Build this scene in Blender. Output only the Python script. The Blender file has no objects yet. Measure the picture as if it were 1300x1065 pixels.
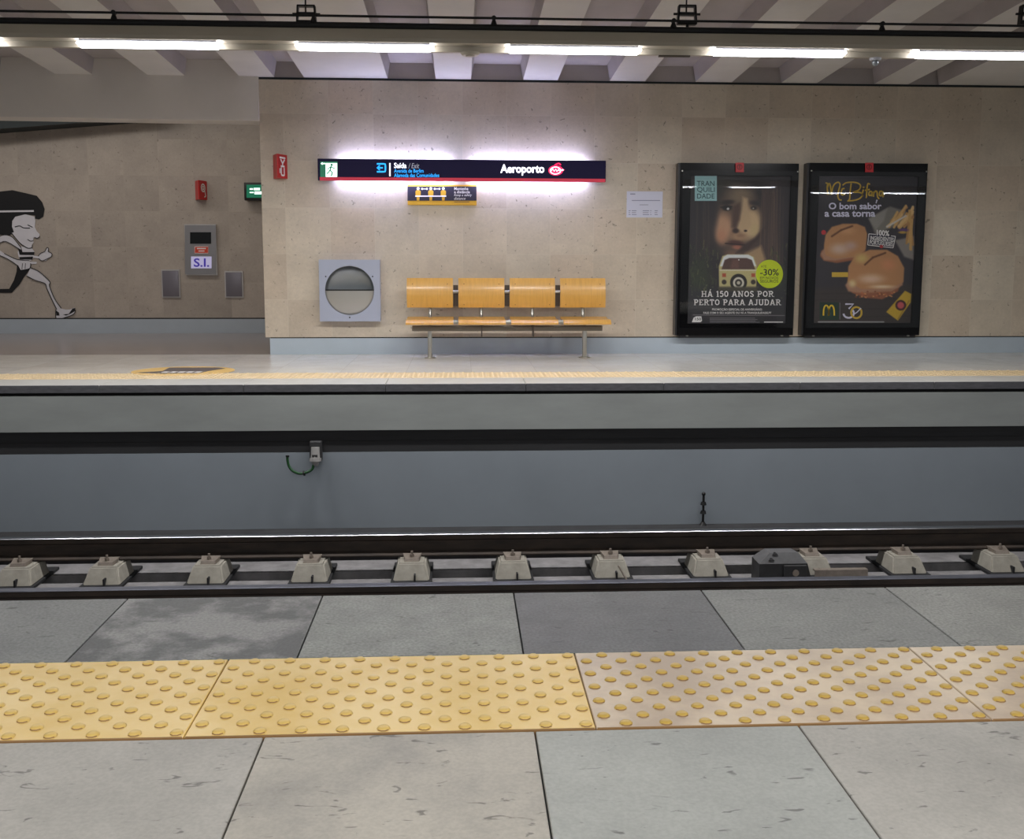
import bpy, bmesh, math, random
import numpy as np
from mathutils import Vector, Matrix

random.seed(7)
np.random.seed(7)
SC = bpy.context.scene
COL = SC.collection

# ------------------------------------------------------------------ camera
F_PX = 1267.7                     # focal length in pixels of a 1300 px wide frame
PITCH, YAW, ROLL = 0.12128, 0.051705, -0.0021138
CAM_Z = 1.0
_cp, _sp, _cy, _sy = math.cos(PITCH), math.sin(PITCH), math.cos(YAW), math.sin(YAW)
FWD = Vector((_sy * _cp, _cy * _cp, -_sp))
_r = Vector((_cy, -_sy, 0)); _d = FWD.cross(_r)
RIGHT = _r * math.cos(ROLL) + _d * math.sin(ROLL)
DOWN = -_r * math.sin(ROLL) + _d * math.cos(ROLL)
cam_data = bpy.data.cameras.new('camera'); cam = bpy.data.objects.new('camera', cam_data); COL.objects.link(cam)
cam_data.sensor_width = 36.0; cam_data.lens = F_PX / 1300 * 36.0
cam_data.shift_y = -45.0 / 1300; cam_data.clip_start = 0.05
cam.matrix_world = Matrix(((RIGHT.x, -DOWN.x, -FWD.x, 0), (RIGHT.y, -DOWN.y, -FWD.y, 0), (RIGHT.z, -DOWN.z, -FWD.z, CAM_Z), (0, 0, 0, 1)))
SC.camera = cam

# ------------------------------------------------------------------ world and exposure
W = bpy.data.worlds.new('station_air'); SC.world = W; W.use_nodes = True
W.node_tree.nodes['Background'].inputs[0].default_value = (0.94, 0.97, 1.0, 1)
W.node_tree.nodes['Background'].inputs[1].default_value = 0.10
SC.view_settings.view_transform = 'Standard'; SC.view_settings.look = 'None'
SC.view_settings.exposure = 0.75; SC.view_settings.gamma = 1.0
SC.view_settings.use_curve_mapping = False
TUBE_POWER = 7.5                # emission of the lamp diffusers
LAMP_WATTS = 23.0                # what each lamp's reflector throws downwards
SIGN_TUBE = 36.0                 # emission of the tubes behind the station sign


def area(name, loc, size, power, color=(1, 1, 1), rot=(0, 0, 0)):
    l = bpy.data.lights.new(name, 'AREA'); l.shape = 'RECTANGLE'; l.size, l.size_y = size; l.energy = power; l.color = color
    o = bpy.data.objects.new(name, l); COL.objects.link(o); o.location = loc; o.rotation_euler = rot
    return o


area('corridor_fill', (-5.2, 12.6, 3.3), (5.0, 0.3), 30, (1.0, 0.95, 0.9))  # unseen fill added to brighten the corridor behind the bulkhead

# ------------------------------------------------------------------ measures
Y_WALL, Y_BACK, Y_EDGE, Y_NEAR = 10.935, 14.28, 8.225, 2.94
Y_DUCT = 7.6


def ray(px, py):
    return FWD + RIGHT * ((px - 650) / F_PX) + DOWN * ((py - 487.5) / F_PX)


def aty(px, py, Y):               # point of the photo on the upright plane at depth Y
    d = ray(px, py); t = Y / d.y
    return Vector((d.x * t, Y, d.z * t + CAM_Z))


def topx(p):                      # where a point of the place falls in the photo
    v = Vector(p) - Vector((0, 0, CAM_Z)); d = v.dot(FWD)
    return 650 + F_PX * v.dot(RIGHT) / d, 487.5 + F_PX * v.dot(DOWN) / d


def atz(px, py, Z=0.0):           # point of the photo on the level plane at height Z
    d = ray(px, py); t = (Z - CAM_Z) / d.z
    return Vector((d.x * t, d.y * t, Z))


# ------------------------------------------------------------------ materials
def lin(c):
    return tuple(((v / 255) / 12.92 if v / 255 <= 0.04045 else ((v / 255 + 0.055) / 1.055) ** 2.4) for v in c)


def nodes(m):
    m.use_nodes = True
    return m.node_tree, m.node_tree.nodes['Principled BSDF']


def mat(name, c, rough=0.5, metal=0.0, vary=0.0, scale=8.0, bump=0.0, emit=0.0, coat=0.0, spec=0.5, stretch=None, c2=None):
    m = bpy.data.materials.new(name); t, b = nodes(m)
    col = lin(c)
    b.inputs['Base Color'].default_value = (*col, 1); b.inputs['Roughness'].default_value = rough; b.inputs['Metallic'].default_value = metal
    b.inputs['Specular IOR Level'].default_value = spec
    if coat: b.inputs['Coat Weight'].default_value = coat; b.inputs['Coat Roughness'].default_value = 0.15
    if emit: b.inputs['Emission Color'].default_value = (*col, 1); b.inputs['Emission Strength'].default_value = emit
    if vary or bump or c2:
        tc = t.nodes.new('ShaderNodeTexCoord'); mp = t.nodes.new('ShaderNodeMapping')
        if stretch: mp.inputs['Scale'].default_value = stretch
        n = t.nodes.new('ShaderNodeTexNoise'); n.inputs['Scale'].default_value = scale; n.inputs['Detail'].default_value = 6; n.inputs['Roughness'].default_value = 0.62
        t.links.new(tc.outputs['Object'], mp.inputs[0]); t.links.new(mp.outputs[0], n.inputs['Vector'])
        r = t.nodes.new('ShaderNodeValToRGB'); r.color_ramp.elements[0].position = 0.3; r.color_ramp.elements[1].position = 0.7
        a = lin(c2) if c2 else tuple(v * (1 - vary) for v in col); e = col if c2 else tuple(min(1, v * (1 + vary)) for v in col)
        r.color_ramp.elements[0].color = (*a, 1); r.color_ramp.elements[1].color = (*e, 1)
        t.links.new(n.outputs['Fac'], r.inputs[0]); t.links.new(r.outputs[0], b.inputs['Base Color'])
        if bump:
            bp = t.nodes.new('ShaderNodeBump'); bp.inputs['Strength'].default_value = bump; bp.inputs['Distance'].default_value = 0.01
            t.links.new(n.outputs['Fac'], bp.inputs['Height']); t.links.new(bp.outputs[0], b.inputs['Normal'])
    return m


def math_node(t, op, a, b=None, c=None):
    n = t.nodes.new('ShaderNodeMath'); n.operation = op
    for i, v in enumerate((a, b, c)):
        if v is None: continue
        if isinstance(v, (int, float)): n.inputs[i].default_value = v
        else: t.links.new(v, n.inputs[i])
    return n.outputs[0]


def tile_mat(name, base, ax, cell, origin, joint=0.004, jcol=(110, 100, 90), vary=0.1, rough=0.35, speck=0.5, tint=None, spec=0.5, skip_joint=0.6, speck_scale=26):
    """stone slabs in a grid: every slab has its own tone, with veins, specks and thin joints"""
    m = bpy.data.materials.new(name); t, b = nodes(m)
    tc = t.nodes.new('ShaderNodeTexCoord'); sx = t.nodes.new('ShaderNodeSeparateXYZ'); t.links.new(tc.outputs['Object'], sx.inputs[0])
    u = math_node(t, 'DIVIDE', math_node(t, 'SUBTRACT', sx.outputs[ax[0]], origin[0]), cell[0])
    v = math_node(t, 'DIVIDE', math_node(t, 'SUBTRACT', sx.outputs[ax[1]], origin[1]), cell[1])
    iu, iv = math_node(t, 'FLOOR', u), math_node(t, 'FLOOR', v)
    fu, fv = math_node(t, 'FRACT', u), math_node(t, 'FRACT', v)
    cx = t.nodes.new('ShaderNodeCombineXYZ'); t.links.new(iu, cx.inputs[0]); t.links.new(iv, cx.inputs[1])
    wn = t.nodes.new('ShaderNodeTexWhiteNoise'); t.links.new(cx.outputs[0], wn.inputs['Vector'])
    # per slab shift of the stone pattern
    ad = t.nodes.new('ShaderNodeVectorMath'); ad.operation = 'MULTIPLY_ADD'; ad.inputs[1].default_value = (7, 7, 7)
    t.links.new(wn.outputs['Color'], ad.inputs[0]); t.links.new(tc.outputs['Object'], ad.inputs[2])
    n1 = t.nodes.new('ShaderNodeTexNoise'); n1.inputs['Scale'].default_value = 2.6; n1.inputs['Detail'].default_value = 8; n1.inputs['Roughness'].default_value = 0.65
    n2 = t.nodes.new('ShaderNodeTexNoise'); n2.inputs['Scale'].default_value = speck_scale; n2.inputs['Detail'].default_value = 3; n2.inputs['Distortion'].default_value = 0.6
    t.links.new(ad.outputs[0], n1.inputs['Vector']); t.links.new(ad.outputs[0], n2.inputs['Vector'])
    tone = math_node(t, 'ADD', math_node(t, 'MULTIPLY', math_node(t, 'SUBTRACT', wn.outputs['Value'], 0.5), vary * 2), math_node(t, 'MULTIPLY', math_node(t, 'SUBTRACT', n1.outputs['Fac'], 0.5), 0.55))
    tone = math_node(t, 'ADD', tone, 1.0)
    sp = t.nodes.new('ShaderNodeMapRange'); sp.inputs['From Min'].default_value = 0.66; sp.inputs['From Max'].default_value = 0.73
    t.links.new(n2.outputs['Fac'], sp.inputs[0])
    tone = math_node(t, 'MULTIPLY', tone, math_node(t, 'SUBTRACT', 1.0, math_node(t, 'MULTIPLY', sp.outputs[0], speck)))
    n3 = t.nodes.new('ShaderNodeTexNoise'); n3.inputs['Scale'].default_value = 34; n3.inputs['Detail'].default_value = 6; n3.inputs['Roughness'].default_value = 0.75; t.links.new(ad.outputs[0], n3.inputs['Vector'])
    tone = math_node(t, 'MULTIPLY', tone, math_node(t, 'ADD', 0.82, math_node(t, 'MULTIPLY', n3.outputs['Fac'], 0.36)))
    eu = math_node(t, 'MULTIPLY', math_node(t, 'MINIMUM', fu, math_node(t, 'SUBTRACT', 1.0, fu)), cell[0])
    ev = math_node(t, 'MULTIPLY', math_node(t, 'MINIMUM', fv, math_node(t, 'SUBTRACT', 1.0, fv)), cell[1])
    j = math_node(t, 'LESS_THAN', math_node(t, 'MINIMUM', eu, ev), joint)
    hs = t.nodes.new('ShaderNodeMix'); hs.data_type = 'RGBA'; hs.inputs[6].default_value = (*lin(base), 1); hs.inputs[7].default_value = (*lin(tint or base), 1)
    sxc = t.nodes.new('ShaderNodeSeparateXYZ'); t.links.new(wn.outputs['Color'], sxc.inputs[0]); t.links.new(sxc.outputs[1], hs.inputs[0])
    mu = t.nodes.new('ShaderNodeVectorMath'); mu.operation = 'SCALE'; t.links.new(hs.outputs[2], mu.inputs[0]); t.links.new(tone, mu.inputs['Scale'])
    mx = t.nodes.new('ShaderNodeMix'); mx.data_type = 'RGBA'; t.links.new(math_node(t, 'MULTIPLY', j, skip_joint), mx.inputs[0])
    t.links.new(mu.outputs[0], mx.inputs[6]); mx.inputs[7].default_value = (*lin(jcol), 1)
    t.links.new(mx.outputs[2], b.inputs['Base Color'])
    b.inputs['Roughness'].default_value = rough; b.inputs['Specular IOR Level'].default_value = spec
    return m


M = {}
M['wall'] = tile_mat('limestone_wall', (198, 187, 169), (0, 2), (0.4735, 0.4905), (0.03, 0.105), joint=0.003, jcol=(206, 196, 180), vary=0.045, rough=0.38, speck=0.55, tint=(190, 175, 156), skip_joint=0.45)
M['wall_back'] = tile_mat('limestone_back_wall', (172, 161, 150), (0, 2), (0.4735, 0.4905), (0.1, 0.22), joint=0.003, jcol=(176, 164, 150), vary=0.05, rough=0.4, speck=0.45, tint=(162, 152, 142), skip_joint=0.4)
M['floor_far'] = tile_mat('pale_floor_tile', (214, 208, 198), (0, 1), (0.6, 0.6), (0.1, 9.08), joint=0.003, jcol=(176, 170, 162), vary=0.04, rough=0.16, speck=0.1, tint=(208, 205, 198), skip_joint=0.5)
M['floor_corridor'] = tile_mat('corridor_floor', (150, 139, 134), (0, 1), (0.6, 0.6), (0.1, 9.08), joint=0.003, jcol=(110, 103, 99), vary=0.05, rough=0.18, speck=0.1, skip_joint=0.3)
M['edge_far'] = mat('pale_edge_stone', (178, 178, 174), 0.3, vary=0.08, scale=5)
M['edge_front'] = mat('dark_edge_front', (84, 84, 88), 0.6, vary=0.25, scale=14, stretch=(1, 1, 3))
M['black_gap'] = mat('black_joint', (12, 12, 13), 0.9)
M['fascia'] = mat('grey_green_fascia', (146, 150, 148), 0.7, vary=0.12, scale=1.6, stretch=(0.6, 1, 2.2))
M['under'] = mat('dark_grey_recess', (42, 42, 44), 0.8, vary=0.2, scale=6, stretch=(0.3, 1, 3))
M['pit_wall'] = mat('blue_grey_pit_wall', (140, 148, 156), 0.6, vary=0.06, scale=1.1)
M['bed'] = mat('dusty_track_concrete', (122, 120, 121), 0.85, vary=0.28, scale=7, bump=0.3)
M['bed_dark'] = mat('dark_track_floor', (42, 42, 44), 0.9, vary=0.3, scale=6)
M['rail_side'] = mat('rusty_rail_steel', (66, 55, 47), 0.75, vary=0.35, scale=9, metal=0.2, stretch=(0.5, 1, 2), c2=(38, 33, 30))
M['rail_top'] = mat('polished_rail_head', (158, 160, 165), 0.3, metal=1.0)
M['rail_dull'] = mat('dull_rail_head', (104, 106, 116), 0.4, metal=0.7, vary=0.2, scale=5)
M['block'] = mat('sleeper_concrete', (146, 142, 132), 0.85, vary=0.16, scale=14, bump=0.25)
M['boot'] = mat('black_rubber', (28, 28, 30), 0.8)
M['clip'] = mat('rail_clip_steel', (150, 140, 130), 0.5, metal=0.6, vary=0.2, scale=20)
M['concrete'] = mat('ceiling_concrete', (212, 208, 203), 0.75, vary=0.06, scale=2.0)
M['coffer'] = mat('coffer_and_rib_shade', (176, 169, 167), 0.8, vary=0.08, scale=2.0)
M['bulkhead'] = mat('bulkhead_plaster', (216, 210, 204), 0.75, vary=0.05, scale=1.4)
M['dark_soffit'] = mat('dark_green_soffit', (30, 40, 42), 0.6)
M['skirt'] = mat('blue_grey_skirting', (176, 188, 198), 0.35, vary=0.05, scale=2)
M['skirt_back'] = mat('grey_skirting', (172, 181, 190), 0.4, vary=0.05, scale=2)
M['duct'] = mat('beige_duct', (192, 183, 164), 0.4, vary=0.04, scale=3)
M['black'] = mat('black_paint', (14, 14, 15), 0.45)
M['cable'] = mat('black_cable', (10, 10, 11), 0.5)
M['diffuser'] = mat('lamp_diffuser', (245, 246, 255), 0.4, emit=TUBE_POWER)
M['cap'] = mat('lamp_end_cap', (200, 200, 205), 0.4)
M['wood'] = mat('varnished_plywood', (208, 158, 74), 0.36, vary=0.10, scale=5, stretch=(12, 1, 1.2), coat=0.35)
M['ply_edge'] = mat('plywood_edge', (140, 96, 42), 0.5)
M['steel'] = mat('brushed_steel', (172, 170, 162), 0.32, metal=0.9)
M['steel_dark'] = mat('grey_brown_steel', (120, 112, 100), 0.4, metal=0.7)
M['bracket_and_shade'] = mat('bracket_and_gap_shade', (84, 74, 64), 0.5)
M['alu'] = mat('lavender_grey_metal', (172, 178, 196), 0.4, metal=0.25)
M['alu_in'] = mat('grey_metal_bowl', (150, 156, 160), 0.3, metal=0.7)
M['alu_cup'] = mat('pale_metal_flap', (176, 174, 168), 0.35, metal=0.5)
M['navy'] = mat('navy_sign_face', (24, 19, 52), 0.5, emit=0.14, spec=0.15)
M['sign_red'] = mat('red_sign_stripe', (190, 34, 62), 0.4, emit=0.22)
M['lit_white'] = mat('lit_white_letters', (240, 240, 255), 0.4, emit=1.1)
M['lit_grey'] = mat('lit_grey_letters', (150, 150, 165), 0.4, emit=0.5)
M['lit_cyan'] = mat('lit_cyan_letters', (20, 150, 235), 0.4, emit=0.9)
M['lit_red'] = mat('lit_red_emblem', (230, 20, 80), 0.4, emit=0.9)
M['lit_green'] = mat('lit_green_panel', (12, 104, 76), 0.4, emit=0.35)
M['lit_mint'] = mat('lit_mint_figure', (215, 250, 235), 0.4, emit=1.0)
M['sign_tube'] = mat('sign_backlight_tube', (202, 206, 255), 0.4, emit=SIGN_TUBE)
M['yellow'] = mat('yellow_print', (214, 166, 40), 0.5)
M['navy_print'] = mat('navy_print', (36, 32, 54), 0.5)
M['white_print'] = mat('white_print', (236, 234, 232), 0.5)
M['paper'] = mat('white_paper', (206, 208, 226), 0.6)
M['ink'] = mat('pale_blue_ink', (140, 142, 164), 0.6)
M['grey_ink'] = mat('grey_small_print', (120, 118, 122), 0.6)
M['red'] = mat('red_plastic', (188, 22, 26), 0.35)
M['red_tag'] = mat('red_tag', (196, 50, 56), 0.4)
M['red_dark'] = mat('dark_red_emblem', (120, 16, 24), 0.4)
M['panel_steel'] = mat('panel_steel', (150, 148, 150), 0.35, metal=0.6)
M['panel_edge'] = mat('panel_bright_edge', (196, 192, 190), 0.3, metal=0.6)
M['plate'] = mat('grey_wall_plate', (122, 118, 126), 0.4, metal=0.4)
M['screen'] = mat('dark_screen', (18, 20, 20), 0.15)
M['lit_panel'] = mat('lit_white_panel', (190, 186, 222), 0.4, emit=0.22)
M['violet'] = mat('violet_letters', (60, 44, 150), 0.4, emit=0.3)
M['orange_red'] = mat('orange_red_label', (206, 66, 40), 0.4)
M['mural_black'] = mat('black_stone_inlay', (22, 21, 23), 0.4)
M['mural_white'] = mat('white_stone_inlay', (206, 204, 210), 0.45, vary=0.04, scale=6)
M['valve'] = mat('valve_grey', (152, 150, 148), 0.5)
M['hose'] = mat('green_hose', (24, 74, 34), 0.45)
M['box_black'] = mat('black_cast_metal', (44, 44, 46), 0.6, vary=0.3, scale=12)
M['box_roof'] = mat('grey_cast_roof', (84, 84, 86), 0.6, vary=0.2, scale=12)
M['sticker_yellow'] = mat('yellow_floor_sticker', (222, 184, 110), 0.35)
M['sticker_dark'] = mat('dark_floor_sticker', (92, 84, 82), 0.35)
M['lime'] = mat('lime_badge', (196, 214, 10), 0.5)
M['black_print'] = mat('black_print', (24, 28, 26), 0.5)
M['teal_print'] = mat('dark_teal_print', (20, 66, 72), 0.5)
M['mint_print'] = mat('pale_cyan_print', (160, 204, 206), 0.5)
M['script'] = mat('yellow_script', (214, 178, 62), 0.5)
M['lav_print'] = mat('lavender_white_print', (222, 220, 240), 0.5)
M['dgreen'] = mat('dark_green_print', (22, 52, 36), 0.5)
M['gold'] = mat('gold_print', (238, 200, 40), 0.5)
M['frame'] = mat('black_glossy_frame', (8, 8, 11), 0.2, spec=0.2)
M['frame_side'] = mat('dark_frame_side', (52, 52, 54), 0.3, metal=0.5)
M['grey_line'] = mat('grey_frame_line', (120, 120, 124), 0.4)


def slab_mat(name, a, b, scale=3.0, contrast=(0.35, 0.7), rough=0.5, bump=0.12, grain=0.10):
    m = mat(name, a, rough, c2=b, scale=scale, bump=bump)
    t = m.node_tree; bs = t.nodes['Principled BSDF']
    r = [n for n in t.nodes if n.type == 'VALTORGB'][0]; r.color_ramp.elements[0].position, r.color_ramp.elements[1].position = contrast
    n = t.nodes.new('ShaderNodeTexNoise'); n.inputs['Scale'].default_value = 120; n.inputs['Detail'].default_value = 4
    mp = t.nodes.new('ShaderNodeMapRange'); mp.inputs['From Min'].default_value = 0.35; mp.inputs['From Max'].default_value = 0.65; mp.inputs['To Min'].default_value = 1 - grain * 2.4; mp.inputs['To Max'].default_value = 1 + grain * 1.6
    tc = [x for x in t.nodes if x.type == 'TEX_COORD'][0]
    t.links.new(tc.outputs['Object'], n.inputs['Vector']); t.links.new(n.outputs['Fac'], mp.inputs[0])
    sc = t.nodes.new('ShaderNodeVectorMath'); sc.operation = 'SCALE'
    t.links.new(r.outputs[0], sc.inputs[0]); t.links.new(mp.outputs[0], sc.inputs['Scale'])
    # small dark pits
    v = t.nodes.new('ShaderNodeTexNoise'); v.inputs['Scale'].default_value = 24; v.inputs['Detail'].default_value = 5; v.inputs['Distortion'].default_value = 1.2
    st = t.nodes.new('ShaderNodeMapping'); st.inputs['Scale'].default_value = (0.6, 1.6, 1)
    t.links.new(tc.outputs['Object'], st.inputs[0]); t.links.new(st.outputs[0], v.inputs['Vector'])
    vm = t.nodes.new('ShaderNodeMapRange'); vm.inputs['From Min'].default_value = 0.645; vm.inputs['From Max'].default_value = 0.70; vm.inputs['To Min'].default_value = 1.0; vm.inputs['To Max'].default_value = 0.45
    t.links.new(v.outputs['Fac'], vm.inputs[0])
    s2 = t.nodes.new('ShaderNodeVectorMath'); s2.operation = 'SCALE'
    t.links.new(sc.outputs[0], s2.inputs[0]); t.links.new(vm.outputs[0], s2.inputs['Scale'])
    t.links.new(s2.outputs[0], bs.inputs['Base Color'])
    return m


SLABS = [slab_mat('grey_slab', (130, 132, 130), (112, 114, 113)), slab_mat('blotchy_dark_slab', (142, 142, 140), (80, 82, 83), 4.2, (0.45, 0.57)),
         slab_mat('greenish_grey_slab', (146, 149, 143), (124, 127, 122), 8), slab_mat('dark_slab', (104, 105, 107), (86, 87, 90), 6),
         slab_mat('mid_grey_slab', (138, 139, 135), (118, 120, 117), 4), slab_mat('pale_grey_slab', (150, 151, 145), (130, 131, 126), 4)]
SLABS_IN = [slab_mat('pale_stone_slab', (186, 182, 174), (164, 161, 154), 3, grain=0.03), slab_mat('veined_stone_slab', (186, 180, 168), (158, 154, 146), 4, (0.3, 0.6), grain=0.03),
            slab_mat('grey_stone_slab', (178, 180, 174), (160, 162, 157), 3, grain=0.03)]


def tactile_mat(name, a, b, bumpcol):
    """worn yellow paving: the raised domes keep their own pigment, the flat face carries dirt"""
    m = mat(name, a, 0.38, c2=b, scale=3.2)
    t = m.node_tree; bs = t.nodes['Principled BSDF']; r = [n for n in t.nodes if n.type == 'VALTORGB'][0]
    r.color_ramp.elements[0].position, r.color_ramp.elements[1].position = 0.38, 0.62
    at = t.nodes.new('ShaderNodeAttribute'); at.attribute_name = 'dome'
    mx = t.nodes.new('ShaderNodeMix'); mx.data_type = 'RGBA'; mx.inputs[7].default_value = (*lin(bumpcol), 1)
    t.links.new(at.outputs['Fac'], mx.inputs[0]); t.links.new(r.outputs[0], mx.inputs[6]); t.links.new(mx.outputs[2], bs.inputs['Base Color'])
    return m


TACT_Y = tactile_mat('yellow_tactile', (238, 206, 132), (228, 190, 98), (228, 194, 110))
TACT_P = tactile_mat('worn_pinkish_tactile', (218, 198, 168), (184, 163, 140), (206, 172, 84))
M['tact_edge'] = mat('tactile_edge', (150, 114, 70), 0.6)
M['tact_far'] = mat('far_tactile_yellow', (206, 184, 146), 0.4, vary=0.08, scale=5)


def glass_mat():
    m = bpy.data.materials.new('clear_pane'); m.use_nodes = True; t = m.node_tree; t.nodes.clear()
    o = t.nodes.new('ShaderNodeOutputMaterial'); mx = t.nodes.new('ShaderNodeMixShader'); tr = t.nodes.new('ShaderNodeBsdfTransparent'); gl = t.nodes.new('ShaderNodeBsdfGlossy')
    fr = t.nodes.new('ShaderNodeFresnel'); fr.inputs[0].default_value = 1.4; gl.inputs['Roughness'].default_value = 0.01
    t.links.new(fr.outputs[0], mx.inputs[0]); t.links.new(tr.outputs[0], mx.inputs[1]); t.links.new(gl.outputs[0], mx.inputs[2]); t.links.new(mx.outputs[0], o.inputs[0])
    return m


M['glass'] = glass_mat()

# ------------------------------------------------------------------ mesh helpers


def finish(name, bm, m, parent=None, smooth=False):
    bmesh.ops.recalc_face_normals(bm, faces=bm.faces)
    me = bpy.data.meshes.new(name); bm.to_mesh(me); bm.free()
    for x in (m if isinstance(m, (list, tuple)) else [m]): me.materials.append(x)
    if smooth:
        for p in me.polygons: p.use_smooth = True
        try: me.set_sharp_from_angle(angle=math.radians(40))
        except Exception: pass
    o = bpy.data.objects.new(name, me); COL.objects.link(o)
    if parent is not None: attach(o, parent)
    return o


ORIGIN = {}


def attach(o, parent):
    o.parent = parent
    if parent.name in ORIGIN: o.matrix_parent_inverse = Matrix.Translation(-ORIGIN[parent.name])


def thing(name, label, cat, loc, group=None):
    o = bpy.data.objects.new(name, None); COL.objects.link(o); o.empty_display_size = 0.1
    o.location = loc; ORIGIN[o.name] = Vector(loc)
    o['label'] = label; o['category'] = cat
    if group: o['group'] = group
    return o


def tag(o, label, cat, group=None):
    o['label'] = label; o['category'] = cat
    if group: o['group'] = group
    return o


def struct(o):
    o['kind'] = 'structure'; return o


def box(bm, x0, x1, y0, y1, z0, z1, bevel=0.0, seg=2, mi=0):
    vs = [bm.verts.new((x, y, z)) for x in (x0, x1) for y in (y0, y1) for z in (z0, z1)]
    fs = [bm.faces.new([vs[i] for i in f]) for f in ((0, 1, 3, 2), (4, 6, 7, 5), (0, 4, 5, 1), (2, 3, 7, 6), (0, 2, 6, 4), (1, 5, 7, 3))]
    for f in fs: f.material_index = mi
    if bevel:
        es = list({e for f in fs for e in f.edges})
        bmesh.ops.bevel(bm, geom=es, offset=bevel, segments=seg, affect='EDGES', profile=0.5)


def bx(name, m, parent, x0, x1, y0, y1, z0, z1, bevel=0.0):
    bm = bmesh.new(); box(bm, min(x0, x1), max(x0, x1), min(y0, y1), max(y0, y1), min(z0, z1), max(z0, z1), bevel)
    return finish(name, bm, m, parent, smooth=bevel > 0)


def hexa(bm, p):                    # eight corners: four bottom then four top, same order
    v = [bm.verts.new(q) for q in p]
    for f in ((0, 1, 2, 3), (7, 6, 5, 4), (0, 4, 5, 1), (1, 5, 6, 2), (2, 6, 7, 3), (3, 7, 4, 0)): bm.faces.new([v[i] for i in f])


def cyl(bm, p0, p1, r0, r1=None, seg=16, caps=True):
    p0, p1 = Vector(p0), Vector(p1); r1 = r0 if r1 is None else r1
    z = (p1 - p0).normalized(); x = z.orthogonal().normalized(); y = z.cross(x)
    a = [bm.verts.new(p0 + (x * math.cos(t) + y * math.sin(t)) * r0) for t in [2 * math.pi * i / seg for i in range(seg)]]
    b = [bm.verts.new(p1 + (x * math.cos(t) + y * math.sin(t)) * r1) for t in [2 * math.pi * i / seg for i in range(seg)]]
    for i in range(seg): bm.faces.new((a[i], a[(i + 1) % seg], b[(i + 1) % seg], b[i]))
    if caps: bm.faces.new(a[::-1]); bm.faces.new(b)


def tube(bm, pts, r, seg=10):
    pts = [Vector(p) for p in pts]; rings = []
    for i, p in enumerate(pts):
        d = (pts[min(i + 1, len(pts) - 1)] - pts[max(i - 1, 0)]).normalized()
        x = d.orthogonal().normalized() if not rings else (px - d * px.dot(d)).normalized()
        px = x; y = d.cross(x)
        rings.append([bm.verts.new(p + (x * math.cos(2 * math.pi * k / seg) + y * math.sin(2 * math.pi * k / seg)) * r) for k in range(seg)])
    for a, b in zip(rings, rings[1:]):
        for k in range(seg): bm.faces.new((a[k], a[(k + 1) % seg], b[(k + 1) % seg], b[k]))
    bm.faces.new(rings[0][::-1]); bm.faces.new(rings[-1])


def smooth_path(pts, n=8):
    pts = [Vector(p) for p in pts]; out = []
    for i in range(len(pts) - 1):
        p0, p1, p2, p3 = pts[max(i - 1, 0)], pts[i], pts[i + 1], pts[min(i + 2, len(pts) - 1)]
        for k in range(n):
            t = k / n
            out.append(0.5 * ((2 * p1) + (p2 - p0) * t + (2 * p0 - 5 * p1 + 4 * p2 - p3) * t * t + (3 * p1 - p0 - 3 * p2 + p3) * t ** 3))
    return out + [pts[-1]]


def prism_xz(bm, pts, y0, y1):      # outline in x,z pushed from y0 back to y1
    a = [bm.verts.new((p[0], y0, p[1])) for p in pts]; b = [bm.verts.new((p[0], y1, p[1])) for p in pts]
    n = len(pts)
    bm.faces.new(a); bm.faces.new(b[::-1])
    for i in range(n): bm.faces.new((a[i], b[i], b[(i + 1) % n], a[(i + 1) % n]))


def prism_yz(bm, pts, x0, x1):
    a = [bm.verts.new((x0, p[0], p[1])) for p in pts]; b = [bm.verts.new((x1, p[0], p[1])) for p in pts]
    n = len(pts)
    bm.faces.new(a); bm.faces.new(b[::-1])
    for i in range(n): bm.faces.new((a[i], b[i], b[(i + 1) % n], a[(i + 1) % n]))


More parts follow.
